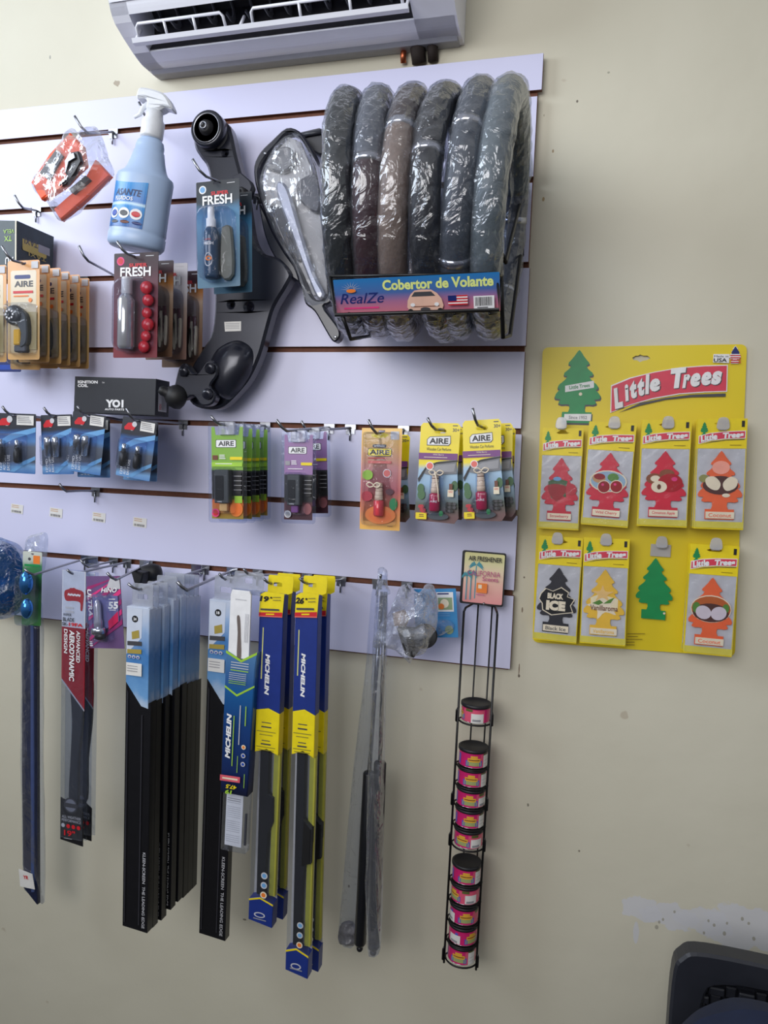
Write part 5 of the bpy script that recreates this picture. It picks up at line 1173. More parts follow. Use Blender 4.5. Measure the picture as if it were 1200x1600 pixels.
# yellow and blue wiper packs
def wiper_yb(S, label, size, vy, grp, big=False):
    """vy: heights of (card top, red band, blue start, yellow start, yellow end, blue foot) as fractions"""
    r = mount(S, 'wiper_blade_pack', label, 'wiper blade pack', grp)
    w, h = S.w, S.h; X = lambda u: (u-.5)*w; Z = lambda v: -v*h; t = .020
    a, rb, bs, ys, ye, bf = vy; yl = mat('bright_yellow_board', (240, 218, 25), .38); bl = mat('royal_blue_board', (30, 52, 130), .35)
    b = MB(); b.prism([(X(.18), Z(a)), (X(.20), Z(.004)), (X(.24), 0), (X(1.22), 0), (X(1.25), Z(.01)), (X(1.22), Z(a*.9)), (X(1.0), Z(a*1.05))], -.006, -.0052, yl, holes=[rrect(X(.42), Z(a*.62), X(.78), Z(a*.40), .002)]); b.build('hang_tab', r)
    b = MB(); b.prism([(X(0), Z(rb)), (X(.98), Z(rb-.004)), (X(1.03), Z(a-.004)), (X(.25), Z(a*.88)), (X(.04), Z(a+.002))], -t-.002, -t-.001, yl); b.ly = -t-.002
    D = lambda uv, m: b.decal([(X(p), Z(q)) for p, q in uv], m)
    D([(0, rb), (.98, rb-.004), (.98, rb-.018), (0, rb-.012)], K['red']); D([(.0, rb+.0), (.98, rb-.004), (.98, rb-.0065), (0, rb-.003)], mat('printed_salmon', (228, 110, 100), .4)); D([(.3, rb-.007), (.65, rb-.009), (.65, rb-.0125), (.3, rb-.0105)], K['yellow'])
    b.text(size, X(.22), Z(a+.014), w*.36, h*.016, K['black'], bold=.05, shear=.2); b.text('"', X(.50), Z(a+.009), w*.08, h*.005, K['black'], bold=.04)
    for k in range(2): D([(.58, a+.006+.008*k), (.9, a+.004+.008*k), (.9, a+.0065+.008*k), (.58, a+.0085+.008*k)], mat('printed_khaki', (150, 140, 50), .4))
    D([(.08, rb-.024), (.85, rb-.027), (.85, rb-.022), (.08, rb-.019)], K['dgrey']); b.build('size_card', r)
    b = MB(); b.prism([(X(0), Z(ys)), (X(.52), Z(ys-.008)), (X(1.0), Z(ys+.004)), (X(1.0), Z(a)), (X(0), Z(a))], -t, 0, bl, bev=.001); b.ly = -t
    D([(.17, rb+.03), (.21, rb+.03), (.20, ys-.09), (.15, ys-.09)], mat('printed_pale_yellow', (215, 215, 130), .4))
    lm = (rb+(.105 if not big else .088)); le = ys-(.048 if not big else .040)
    b.text('MICHELIN', X(.42), Z((lm+le)/2), h*(le-lm), w*.19, K['white'], rot=-PI/2, shear=.25, bold=.05)
    b.prism([(X(0), Z(ye+.004)), (X(.5), Z(ye-.008)), (X(1), Z(ye+.006)), (X(1.0), Z(ys+.004)), (X(.52), Z(ys-.008)), (X(0), Z(ys))], -t, 0, yl, bev=.001)
    dy = ye-ys
    for k, (q, ww) in enumerate(((.28, .4), (.38, .42), (.5, .8), (.58, .55), (.72, .35), (.80, .42), (.88, .8), (.95, .7))):
        b.prism([(X(.46-ww/2), Z(ys+dy*q+.0014*(2 if k in (1, 5) else 1))), (X(.46+ww/2), Z(ys+dy*q+.0014*(2 if k in (1, 5) else 1))), (X(.46+ww/2), Z(ys+dy*q-.001)), (X(.46-ww/2), Z(ys+dy*q-.001))], -t-.0003, -t-.0003, mat('printed_khaki', (150, 140, 50), .4) if k in (2, 3, 6, 7) else K['dgrey'])
    b.build('printed_box', r)
    b = MB(); b.prism([(X(.72), Z(bf)), (X(.98), Z(bf)), (X(1.0), Z(ye)), (X(.74), Z(ye))], -.010, -.001, mat('yellow_green_insert', (196, 190, 70), .4)); b.build('insert_strip', r)
    b = MB(); q = [(.18, ye-.01), (.58, ye-.01), (.60, .60 if big else .62), (.82, .63), (.84, .70), (.66, .735), (.62, .80), (.60, bf), (.22, bf)]
    b.prism([(X(u), Z(v)) for u, v in q], -.015, -.006, mat('black_wiper_rubber', (20, 20, 22), .5), bev=.002)
    if big: b.prism([(X(.55), Z(.72)), (X(.98), Z(.71)), (X(1.0), Z(.62)), (X(.60), Z(.60))], -.021, -.008, mat('black_wiper_rubber', (20, 20, 22), .5), bev=.003)
    b.build('blade', r)
    b = MB()
    b.ly = -t-.0004
    for k in range(3): b.decal(ell(X(.60), Z(bf-.065+.028*k if not big else bf-.06+.025*k), w*.14, w*.14), K['lgrey'] if k < 2 else K['cream']); b.decal(ell(X(.60), Z(bf-.065+.028*k if not big else bf-.06+.025*k), w*.09, w*.09), K['sky'] if k < 2 else K['orange'])
    b.prism([(X(0), Z(bf+.015)), (X(1), Z(bf+.018)), (X(1), Z(ye)), (X(0), Z(ye))], -t, -t+.0008, K['clear']); b.prism([(X(0), Z(bf+.015)), (X(1), Z(bf+.018)), (X(1), Z(ye)), (X(0), Z(ye))], -.0012, -.0004, mat('pale_grey_tray', (190, 186, 180), .4)); b.build('clear_tray', r)
    b = MB(); b.prism([(X(-.02), Z(.992)), (X(1.0), Z(1.004)), (X(1.02), Z(bf+.014)), (X(.46), Z(bf)), (X(-.02), Z(bf+.010))], -t-.001, .001, bl, bev=.001); b.ly = -t-.001
    D([(-.02, bf+.010), (.46, bf), (1.02, bf+.014), (1.02, bf+.019), (.46, bf+.005), (-.02, bf+.015)], K['yellow'])
    b.decal(ell(X(.46), Z((bf+1)/2+.012), w*.24, h*.008), K['lgrey']); b.decal(ell(X(.46), Z((bf+1)/2+.012), w*.18, h*.005), bl); b.decal([(X(.2), Z(.985)), (X(.75), Z(.987)), (X(.75), Z(.984)), (X(.2), Z(.982))], K['grey'])
    b.build('foot_cap', r)
    return r
YB = 'yellow and blue wiper packs'
V19 = (.050, .115, .115, .380, .497, .920); V26 = (.044, .100, .100, .333, .437, .930)
S = Slot((433, 898), (414, 1434), 37, .165)
wiper_yb(S, 'yellow and blue wiper blade pack marked 19, in front of its twin', '19', V19, YB)
S2 = Slot((446, 895), (432, 1422), 34, .115)
wiper_yb(S2, 'yellow and blue wiper blade pack behind the one marked 19', '19', V19, YB)
hook_for(at(428, 914, .165), .165, 7, 'steel hook of the wiper packs marked 19', tip=.010, lean=-.008, drop=-.004, ext=.010)
S = Slot((487, 899), (470, 1512), 35, .175)
wiper_yb(S, 'longest yellow and blue wiper blade pack, marked 26', '26', V26, YB, True)
S2 = Slot((501, 898), (487, 1502), 33, .125)
wiper_yb(S2, 'long yellow and blue wiper blade pack behind the one marked 26', '26', V26, YB, True)
hook_for(at(484, 914, .175), .175, 7, 'steel hook of the wiper packs marked 26', tip=.010, lean=-.008, drop=-.004, ext=.010)

# ---- gas struts in their bags
gs = mat('strut_black', (30, 32, 38), .3, .2); rod = mat('strut_rod', (110, 114, 124), .25, .8)
def strut(label, A, B, Cc, d, bag=None):
    o = at(*A, d); r = thing('gas_strut', label, 'gas strut', o, group='gas struts hanging in clear bags')
    pa, pb, pc = Vector((0, 0, 0)), at(*B, d)-o, at(*Cc, d)-o
    b = MB(); b.tube([pa, pb], .0040, rod, 12); b.build('rod', r)
    b = MB(); dr = (pc-pb).normalized(); b.tube([pb, pb+dr*.003, pc-dr*.012, pc-dr*.006], [.0095, .0115, .0115, .008], gs, 18); b.build('cylinder', r)
    b = MB(); b.tube([pc-dr*.008, pc], .004, gs, 10)
    b.lathe([(.004*math.sin(t*PI/8)*1.6, -.0064*math.cos(t*PI/8)) for t in range(9)], gs, c=pc, n=12, cap=False); b.build('end_fitting', r)
    return r
strut('gas strut whose black cylinder leans to the lower left, outside the front bag', (597, 925), (577, 1206), (562, 1482), .075)
strut('gas strut with the highest black cylinder, right of the leaning one', (602, 925), (594, 1190), (583, 1488), .11)
Pg = Plane(595, 900, .13)
r = thing('clear_sleeve', 'long narrow clear bag around the right gas strut', 'plastic bag', Pg.o)
sf = film('sleeve_film_cloudy', op=.07, rough=.12, bump=1, scale=26, k=.25, ior=1.35)
b = MB(); b.pillow(spline(Pg.L([(590, 900), (598, 896), (606, 906), (603, 1000), (600, 1190), (596, 1400), (595, 1480), (582, 1497), (574, 1484), (572, 1400), (577, 1190), (584, 1000)]), 3), .022, sf, amp=.003, freq=30, n=120, rings=6, flat=True); b.build('bag', r)
b = MB(); b.pillow(spline(Pg.L([(590, 890), (598, 886), (606, 894), (604, 912), (610, 928), (586, 930), (592, 912)]), 3), .008, K['bag'], amp=.002, freq=60, flat=True); b.build('knot', r)
Pg = Plane(585, 900, .045)
r = thing('clear_sleeve', 'wide loose clear bag trailing to the lower left of the gas struts', 'plastic bag', Pg.o)
b = MB(); b.pillow(spline(Pg.L([(589, 915), (593, 1000), (580, 1200), (562, 1400), (556, 1476), (530, 1470), (534, 1400), (552, 1200), (574, 1020), (580, 930)]), 3), .010, film('sleeve_film_faint', op=.03, rough=.12, bump=1, scale=26, k=.2, ior=1.25), amp=.002, freq=30, n=100, rings=6, flat=True); b.build('bag', r)
b = MB(); b.pillow(spline(Pg.L([(534, 1442), (552, 1440), (558, 1462), (552, 1478), (532, 1474), (528, 1462)]), 3), .010, mat('crumpled_grey_film', (120, 120, 126), .3, var=.3, scale=60), amp=.004, freq=70, flat=True); b.build('crumpled_end', r)
hook((at(590, 912, 0).x, 0, gz[6]-.001), tuple(at(594, 907, .13)), 'steel hook of the gas struts', .012, .004)

# ---- bagged rubber part and blue packet
S = Slot((679, 920), (683, 996), 66, .045)
r = mount(S, 'blue_packet', 'blue card packet with a small white picture label, behind the bagged black part', 'packet')
C = Card(S.w, S.h, mat('sky_blue_card', (60, 145, 205), .4), r=.001)
C.rect(.54, .07, .93, .47, K['white']); C.txt('PRODUCTO', .56, .09, .90, .15, K['navy'], bold=.02) if False else C.lines(.56, .09, .90, .15, 1, K['navy'])
C.rect(.57, .18, .90, .43, mat('printed_sage', (150, 170, 130), .4)); C.oval(.72, .30, .10, .09, K['cream']); C.oval(.64, .36, .07, .06, K['orange']); C.lines(.58, .50, .9, .58, 2, K['sky']); C.oval(.80, .84, .10, .09, mat('printed_sage', (150, 170, 130), .4)); C.build('card', r)
b = MB(); b.pillow(spline([(C.X(u), C.Z(v)) for u, v in ((.40, .72), (.62, .62), (.86, .66), (.92, .80), (.7, .92), (.45, .96))], 3), .012, K['bag'], amp=.003, freq=60, yc=-.004, flat=True); b.build('clear_pocket', r)
Pr = Plane(630, 920, .10)
r = thing('bagged_rubber_part', 'black rubber car part with a round flange crumpled up in a clear bag', 'rubber part', Pr.o)
b = MB(); b.prism(Pr.L([(623, 979), (651, 981), (649, 1025), (636, 1020), (630, 1002)]), -.018, .004, rub, bev=.004)
b.prism(Pr.L([(651, 981), (664, 984), (664, 1004), (649, 1025)]), -.010, .006, mat('grey_rubber', (74, 76, 82), .4), bev=.003); b.build('body', r)
b = MB(); c = Pr.l(664, 994); b.lathe([(.018, .004), (.021, .0), (.020, -.006), (.012, -.007), (.010, -.014), (.0, -.014)], mat('grey_rubber', (74, 76, 82), .4), c=(c[0], -.004, c[1]), axis=(-.3, 1, .1), n=28)
b.lathe([(.0225, .006), (.0235, .002), (.021, .0)], rub, c=(c[0], -.004, c[1]), axis=(-.3, 1, .1), n=28); b.build('flange', r)
b = MB(); b.pillow(Pr.L([(613, 958), (632, 952), (640, 966), (634, 980), (616, 978)]), .008, mat('brown_paper', (170, 145, 130), .6), amp=.002, freq=60); b.build('paper_label', r)
b = MB(); b.pillow(spline(Pr.L([(612, 950), (624, 918), (636, 914), (646, 926), (662, 926), (664, 914), (677, 914), (684, 940), (684, 964), (680, 988), (664, 1020), (646, 1026), (641, 1038), (632, 1024), (611, 1014), (583, 1008), (592, 982)]), 3), .034, film('crumpled_bag', op=.18, rough=.1, bump=1.0, scale=60, ior=1.6), amp=.010, freq=48, n=96, rings=16, flat=True); b.build('clear_bag', r)
hook((at(636, 915, 0).x, 0, gz[6]-.001), tuple(at(640, 922, .10)), 'steel hook of the crumpled bag with the black rubber part', .010, -.004)
# clips left in the lowest groove
for k, (px, lab) in enumerate(((147, 'chrome clip in the lowest groove above the striped bulb card'), (227, 'chrome clip in the lowest groove above the black rubber cap'), (308, 'chrome clip in the lowest groove above the thick row of wiper boxes'), (364, 'chrome clip in the lowest groove above the single boxed wiper'))):
    p = at(px, (870, 880, 888, 893)[k], 0); r = thing('groove_clip', lab, 'clip', (p.x, -.001, gz[6]), group='chrome clips in the lowest groove')
    b = MB(); b.prism(rrect(-.012, -.010, .012, .005, .001), -.003, -.0012, K['chrome'], bev=.0004); b.prism(rrect(-.011, -.016, .011, -.011, .001), -.010, -.0012, K['chrome'], bev=.0004)
    b.build('plate', r)
# ================================================================ rack of air freshener cans
RD = .045                                                    # distance of the rack's axis from the board
Ot = at(753, 955, RD); Ob = at(721, 1500, RD); rv = (Ob-Ot); rl = rv.length; rroll = math.atan2(-rv.x, -rv.z)
rack = thing('can_rack', 'tall narrow black wire rack with a palm tree sign on top, holding pink cans', 'rack', Ot, (0, rroll, 0))
RWm = Matrix.Translation(Ot) @ Matrix.Rotation(rroll, 4, 'Y')
RWi = RWm.inverted()
def rl_(px, py, d): return RWi @ at(px, py, d)
cr = .0272
ctops = [1094, 1158, 1204, 1236, 1268, 1301, 1343, 1386, 1418, 1450, 1483]
cbots = [1131, 1201, 1231, 1263, 1295, 1327, 1383, 1414, 1446, 1478, 1508]
b = MB(); hx = cr+.003
b.tube([(-hx, -.018, -.0), (-hx, -.018, -rl*1.0)], .0021, K['bmetal'], 8)
b.build('side_wire', rack)
b = MB(); b.tube([(hx, -.018, -.0), (hx, -.018, -rl*1.0)], .0021, K['bmetal'], 8); b.build('side_wire', rack)
for sx in (-.011, .015):
    b = MB(); b.tube([(sx, .028, .03), (sx, .028, -rl*.985)], .0016, K['bmetal'], 8); b.build('back_wire', rack)
b = MB(); b.tube([(-hx, -.018, 0), (-hx+.002, -.012, .006), (-.02, .026, .008), (.0, .028, .008), (.02, .026, .006), (hx-.002, -.012, .004), (hx, -.018, 0)], .0021, K['bmetal'], 8); b.build('top_wire', rack)
zs = []
for k in range(11):
    cx = 753+(721-753)*(cbots[k]-955)/(1500-955)
    zb_ = rl_(cx, cbots[k], RD+cr).z; zs.append(zb_)
for k, z in enumerate(zs):
    b = MB(); n = 14; pts = []
    for t in range(n+1):
        a = PI+PI*t/n; pts.append((hx*math.cos(a), -.004-.0-(cr+.0015)*-math.sin(a), z-.0016))
    b.tube(pts, .0017, K['bmetal'], 6)
    b.tube([(-hx, -.004, z-.0016), (-.011, .028, z-.0016), (.015, .028, z-.0016), (hx, -.004, z-.0016)], .0015, K['bmetal'], 6)
    b.build('shelf_ring', rack)
for k in (0, 3, 5, 10):
    z = zs[k]
    for sx in (-1, 1):
        b = MB(); x = sx*(hx+.003); b.tube([(sx*hx, -.018, z+.024), (x, -.020, z+.018), (x, -.020, z-.002), (sx*hx, -.018, z-.004)], .0016, K['bmetal'], 6); b.build('wire_loop', rack)
# sign
S = Slot((757, 862), (752, 942), 64, RD-.030+.012)
p = RWi @ S.p
C = Card(S.w*1.07, S.h*1.04, K['bplastic'], t=.003, r=.004)
C.decal(rrect(C.X(.06), C.Z(.965), C.X(.97), C.Z(.03), .003), grad('sunset_print', [(0, (226, 150, 150)), (.35, (235, 185, 170)), (.6, (236, 215, 185)), (.8, (228, 224, 170)), (1, (232, 226, 160))], -S.h, 0))
pt = mat('printed_palm_teal', (70, 150, 165), .4)
for u, v, hgt, sc in ((.34, .27, .62, 1.0), (.14, .46, .46, .7), (.24, .42, .49, .8)):
    C.rect(u-.012, v, u+.012, v+hgt, pt)
    for k in range(7):
        a = math.radians(-200+k*37); L = .17*sc; C.poly([(u, v-.012), (u+L*.6*math.cos(a), v-L*.35*math.sin(-a)-.04), (u+L*1.1*math.cos(a), v+L*.35*math.sin(a)+.06), (u+L*.5*math.cos(a), v-L*.2*math.sin(-a)+.01)], pt)
C.txt('AIR FRESHENER', .16, .085, .92, .175, K['black'], bold=.02); C.txt('CALIFORNIA', .16, .35, .90, .45, mat('printed_mauve', (190, 80, 130), .4)); C.txt('Scents', .50, .455, .86, .535, mat('printed_mauve', (190, 80, 130), .4), bold=.01)
C.rect(.38, .58, .62, .76, K['orange']); C.rect(.42, .61, .5, .68, K['cream']); C.lines(.38, .79, .62, .82, 1, mat('printed_mauve', (190, 80, 130), .4))
o = C.build('sign_board', rack); o.location = p; o.rotation_euler = (0, S.roll-rroll, 0)
hook((at(755, 926, 0).x, 0, gz[6]-.001), tuple(at(757, 946, .02)), 'short steel hook carrying the wire can rack behind its sign', .006, 0, r=.0022)
# cans
lidm = mat('black_can_lid', (26, 26, 30), .45); pinkm = mat('pink_can_label', (206, 36, 110), .3, var=.08, scale=30); ros = mat('rose_can_label', (222, 90, 120), .3); cgold = mat('can_gold_print', (225, 170, 60), .35); cgr = mat('can_green_print', (160, 170, 110), .35); cbl = mat('can_blue_print', (90, 90, 190), .35)
posn = ['topmost pink can, alone above a gap, with a black lid and a white price tag', 'second pink can from the top, first below the gap, with its lid showing', 'third pink can from the top of the rack', 'fourth pink can from the top of the rack', 'fifth pink can from the top of the rack',
        'sixth pink can from the top, just above the second black lid', 'seventh pink can from the top, under the lower bare black lid', 'eighth pink can from the top of the rack, price tag in its middle', 'ninth pink can from the top, third from the bottom of the rack', 'tenth pink can from the top, next to the bottom of the rack', 'bottom pink can of the wire rack']
tagang = [12, 72, 66, 62, 66, 40, 66, 30, -60, -30, 55]; arto = [-75, 12, 5, 3, 10, -20, 8, -45, 18, 50, -5]
for k in range(11):
    ph = abs(zs[k]-(zs[k-1] if k else 0)); H = .0275 if k in (0,) else .0285
    c0 = RWm @ Vector((0, -.004, zs[k]+.0005)); r = thing('air_freshener_can', posn[k], 'air freshener can', c0, (0, rroll, 0), 'pink air freshener cans in the wire rack')
    R0 = cr-.0012
    b = MB(); b.lathe([(R0*.97, 0), (R0, .001), (R0, .0015)], K['chrome'], n=40); b.lathe([(R0, .0015), (R0, H-.001)], pinkm, n=40, cap=False)
    def cyl(s0, b=b, R0=R0): b.warp(s0, lambda v: Vector(((R0-v.y)*math.sin(v.x/R0), -(R0-v.y)*math.cos(v.x/R0), v.z)))
    def band(a0, a1, z0, z1, m, y):
        n = max(1, int(abs(a1-a0)/8)); x0, x1 = math.radians(a0)*R0, math.radians(a1)*R0
        vs = [(x0+(x1-x0)*i/n, y, z) for i in range(n+1) for z in (z0, z1)]; b.add(vs, [(2*i, 2*i+2, 2*i+3, 2*i+1) for i in range(n)], m)
    s0 = len(b.v); a = arto[k]
    band(a+28, a+120, .002, H-.003, ros, -.0001)
    band(a-30, a+30, .005, H*.42, cgr, -.0002); band(a-34, a-22, .004, H*.5, cbl, -.00025); band(a+22, a+34, .004, H*.5, cbl, -.00025); band(a-26, a+26, H*.42, H*.66, cgold, -.0003); band(a-14, a+14, H*.66, H*.82, cgold, -.0003)
    band(a-22, a+22, H*.52, H*.57, K['maroon'], -.0004); band(a-75, a-62, .004, H*.8, cbl, -.0003)
    band(a+40, a+70, H*.76, H-.002, mat('can_olive_print', (90, 100, 50), .4), -.0003)
    ta = tagang[k]
    if k in (0, 3, 7, 9, 5, 8): band(ta-22, ta+28, .001+.002*(k % 2), H*.66, K['sticker'], -.0006); band(ta-16, ta+16, .004, .008, K['grey'], -.0008)
    else: band(ta-20, ta+16, .001, H*.85, K['sticker'], -.0006); band(ta-16, ta+12, .008, .0085, K['grey'], -.0008); band(ta-16, ta+12, .014, .0145, K['grey'], -.0008)
    cyl(s0); b.build('can_body', r)
    b = MB(); lt = .0045 if k in (0, 1, 6) else .0035
    b.lathe([(cr, H-.001), (cr+.0008, H), (cr+.0008, H+lt), (cr-.001, H+lt+.001), (cr-.003, H+lt+.0005), (cr-.004, H+lt-.0005), (.001, H+lt-.0005)], lidm, n=40); b.build('lid', r)

# ================================================================ tree-shaped air freshener display
def treeshape(s=1):
    """half outline of the cut-out fir tree: u across from the trunk, v down 0..1"""
    R = [(0, 0), (.045, .03), (.10, .085), (.17, .14), (.215, .17), (.225, .195), (.19, .205), (.165, .215), (.19, .25), (.25, .285), (.30, .31), (.315, .335), (.295, .355), (.235, .36), (.27, .40), (.34, .44), (.40, .47), (.43, .50), (.425, .53), (.38, .545), (.435, .575), (.475, .61), (.49, .64), (.47, .67), (.40, .675), (.36, .68),
         (.40, .71), (.40, .735), (.33, .75), (.24, .745), (.17, .75), (.16, .80), (.18, .835), (.19, .85), (.32, .85), (.32, 1.0)]
    return R+[(-u, v) for u, v in reversed(R[1:])]
TS = treeshape()
def tree(b, cx, z0, w, h, y0, y1, m, bev=0): b.prism([(cx+u*w, z0-v*h) for u, v in TS], y0, y1, m, bev=bev)
DW = -WY
dc = [(848, 543), (1167, 538), (1148, 1026), (832, 1003)]
Pd = Plane(1008, 541, DW+.004)
card = thing('air_freshener_display', 'large yellow display card of tree-shaped air fresheners on the cream wall', 'display card', Pd.o)
D4 = Pd.L(dc)
def duv(u, v):                                               # from 0..1 across and down the card to its own x,z
    a = [D4[0][i]+(D4[1][i]-D4[0][i])*u for i in (0, 1)]; c = [D4[3][i]+(D4[2][i]-D4[3][i])*u for i in (0, 1)]
    return (a[0]+(c[0]-a[0])*v, a[1]+(c[1]-a[1])*v)
yel = mat('display_yellow', (232, 208, 30), .4, var=.02, scale=8)
def rounded(q, r=.012):
    out = []
    for i in range(4):
        p, c, n = Vector(q[i-1]), Vector(q[i]), Vector(q[(i+1) % 4]); a = (p-c).normalized()*r; d = (n-c).normalized()*r
        for t in range(6):
            s = t/5; out.append(tuple(c+a*(1-s)**2+d*s*s))
    return out
b = MB(); hl = [Pd.l(*q) for q in ((988, 559), (993, 556), (997, 556), (1000, 554), (1005, 556), (1012, 556), (1016, 560), (1010, 563), (1004, 564), (1000, 566), (995, 563), (990, 563))]
b.prism(rounded(D4), -.0015, .0015, yel, holes=[hl]); b.ly = -.0017; b.dl = .0003
P_ = lambda pts: Pd.L(pts)
# printed big tree and its bands
def ptree(b, px0, py0, px1, py1, m):
    t = Pd.l((px0+px1)/2, py0); f = Pd.l((px0+px1)/2-(py1-py0)*.045, py1); w = (Pd.l(px1, (py0+py1)/2)[0]-Pd.l(px0, (py0+py1)/2)[0])/.98
    b.decal([(t[0]+(f[0]-t[0])*v+u*w, t[1]+(f[1]-t[1])*v) for u, v in TS], m)
ptree(b, 869, 549, 943, 664, K['dgrey']); ptree(b, 870, 547, 941, 661, mat('tree_green', (15, 145, 80), .4))
b.decal(P_([(883, 603), (928, 595), (928, 606), (883, 613)]), K['white']); c = Pd.l(905.5, 604); b.text('Little Trees', c[0], c[1], .036, .0065, K['green'], rot=.14, bold=.02)
c = Pd.l(907, 616); b.decal(ell(*c, .003, .003), K['cream'])
b.decal(P_([(882, 647), (924, 647), (923, 658), (881, 657)]), K['white']); c = Pd.l(903, 652.5); b.text('Since 1952', c[0], c[1], .032, .006, K['grey'], bold=.02)
rb = [(956, 604), (985, 592), (1020, 583), (1060, 576), (1098, 573), (1135, 572), (1134, 611), (1100, 612), (1060, 615), (1020, 622), (985, 632), (955, 644)]
b.decal(P_([(a+(-1.5 if a < 1000 else 1.5), q+(-1.5 if i < 6 else 1.5)) for i, (a, q) in enumerate(rb)]), K['white']); b.decal(P_(rb), mat('banner_red', (218, 60, 85), .4))
b.decal(P_([(966, 645), (1000, 630), (1040, 622), (1080, 617), (1133, 615), (1133, 620), (1080, 621), (1040, 625), (1000, 634)]), K['dgrey'])
lt = 'Little Trees'
def banner(b, s, pts, hh, m, off=0):
    """letters one by one along a rising curve of photograph points"""
    for ch, (px, py, wpx, hpx, rot) in s:
        c = Pd.l(px+off, py+off*.7); w_ = wpx*.00117; h_ = hpx*.00117
        b.text(ch, c[0], c[1], w_, h_, m, rot=rot, shear=.18, bold=.07)
lets = [('L', (966, 622, 12, 31, .30)), ('i', (979, 614, 5, 25, .28)), ('t', (989, 609, 10, 27, .25)), ('t', (1001, 605, 10, 27, .22)), ('l', (1011, 601, 5, 29, .20)), ('e', (1023, 602, 15, 19, .18)),
        ('T', (1058, 591, 21, 30, .12)), ('r', (1072, 596, 9, 20, .10)), ('e', (1086, 594, 14, 20, .08)), ('e', (1103, 592, 14, 20, .06)), ('s', (1119, 591, 13, 20, .05))]
banner(b, lets, 0, 0, K['dgrey'], 1.6) if False else None
b.ly -= .0003
for ch, (px, py, wpx, hpx, rot) in lets:
    c = Pd.l(px+1.4, py+1.2); b.text(ch, c[0], c[1], wpx*.00117, hpx*.00117, K['dgrey'], rot=rot, shear=.18, bold=.07, same=True)
b.ly -= .0003
for ch, (px, py, wpx, hpx, rot) in lets:
    c = Pd.l(px, py); b.text(ch, c[0], c[1], wpx*.00117, hpx*.00117, K['white'], rot=rot, shear=.18, bold=.07, same=True)
b.decal(P_([(1114, 554), (1139, 554), (1138, 568), (1113, 567)]), K['white']); c = Pd.l(1126, 557.5); b.text('Made in', c[0], c[1], .022, .0035, K['dgrey']); c = Pd.l(1124.5, 563.5); b.text('USA', c[0], c[1], .021, .0065, K['black'], bold=.02)
ptree(b, 1139, 541, 1157, 569, K['white']); b.decal(P_([(1148, 542), (1154, 551), (1154, 554), (1142, 554), (1142, 551)]), K['navy'])
for k in range(4): b.decal(P_([(1140, 555.5+3.6*k), (1156, 555.5+3.6*k), (1156, 557.2+3.6*k), (1140, 557.2+3.6*k)]), K['red'])
ptree(b, 995, 871, 1053, 966, mat('tree_green', (15, 145, 80), .4)); c = Pd.l(1037, 957); b.decal(ell(*c, .002, .002), K['cream'])
for k, (a, e) in enumerate(((980, 1007), (980, 996), (978, 1003), (978, 991), (978, 991))): b.decal(P_([(a, 988+4.3*k), (e, 988+4.3*k), (e, 989+4.3*k), (a, 989+4.3*k)]), mat('printed_olive_ink', (130, 110, 20), .4))
b.build('board', card)
tabs = [(877, 662), (960, 661), (1044, 661), (1130, 663), (871, 842), (947, 844), (1034, 848), (1119, 851)]
tabm = film('tab_plastic', tint=(235, 235, 240), op=.45, rough=.25, bump=.1, body=(225, 225, 230))
def tab(px, py, d, hang=True):
    q = at(px, py, d)-card.location; b = MB(); g = at(px, py, DW+.006)-card.location
    b.prism(spline([(q.x-.0085, q.z-.008), (q.x-.009, q.z+.004), (q.x-.005, q.z+.011), (q.x+.005, q.z+.011), (q.x+.009, q.z+.004), (q.x+.0085, q.z-.008)], 3), q.y-.002, q.y, tabm, bev=.0006)
    b.box((q.x, (q.y+g.y)/2, q.z-.009), (.012, abs(g.y-q.y), .002), tabm)
    if not hang: b.prism(rrect(q.x-.017, q.z-.026, q.x+.017, q.z-.004, .001), g.y-.004, g.y-.003, tabm, bev=.0005)
    b.build('hanging_peg', card, label='clear plastic hanging peg')
packsdef = [
 ((880, 669), (872, 827), 64, .034, 'strawberry', 'Strawberry', (205, 40, 62), 2, 'strawberry tree air freshener pack, red tree with a big strawberry, top left'),
 ((958, 660), (944, 822), 74, .050, 'cherry', 'Wild Cherry', (214, 44, 68), 4, 'wild cherry tree air freshener pack with two cherries in an oval'),
 ((1042, 656), (1034, 823), 78, .050, 'apple', 'Cinnamon Apple', (216, 42, 66), 5, 'cinnamon apple tree air freshener pack with a cut red apple'),
 ((1129, 654), (1122, 827), 78, .054, 'coconut', 'Coconut', (242, 110, 66), 5, 'coconut tree air freshener pack in the top row, orange tree'),
 ((877, 839), (866, 1002), 69, .042, 'black', 'Black Ice', (52, 52, 58), 3, 'black tree air freshener pack with angular white lettering, bottom left'),
 ((948, 841), (941, 1007), 72, .046, 'vanilla', 'Vanillaroma', (240, 195, 70), 4, 'yellow vanilla tree air freshener pack with a pale flower'),
 ((1117, 852), (1105, 1023), 77, .050, 'coconut2', 'Coconut', (238, 92, 62), 5, 'coconut tree air freshener pack in the bottom row, at the lower right'),
]
hole = [(.34, .045), (.40, .035), (.44, .02), (.56, .02), (.60, .035), (.66, .045), (.60, .058), (.40, .058)]
foil = mat('grey_foil', (205, 207, 210), .4, 0, var=.10, scale=40, bump=.3)
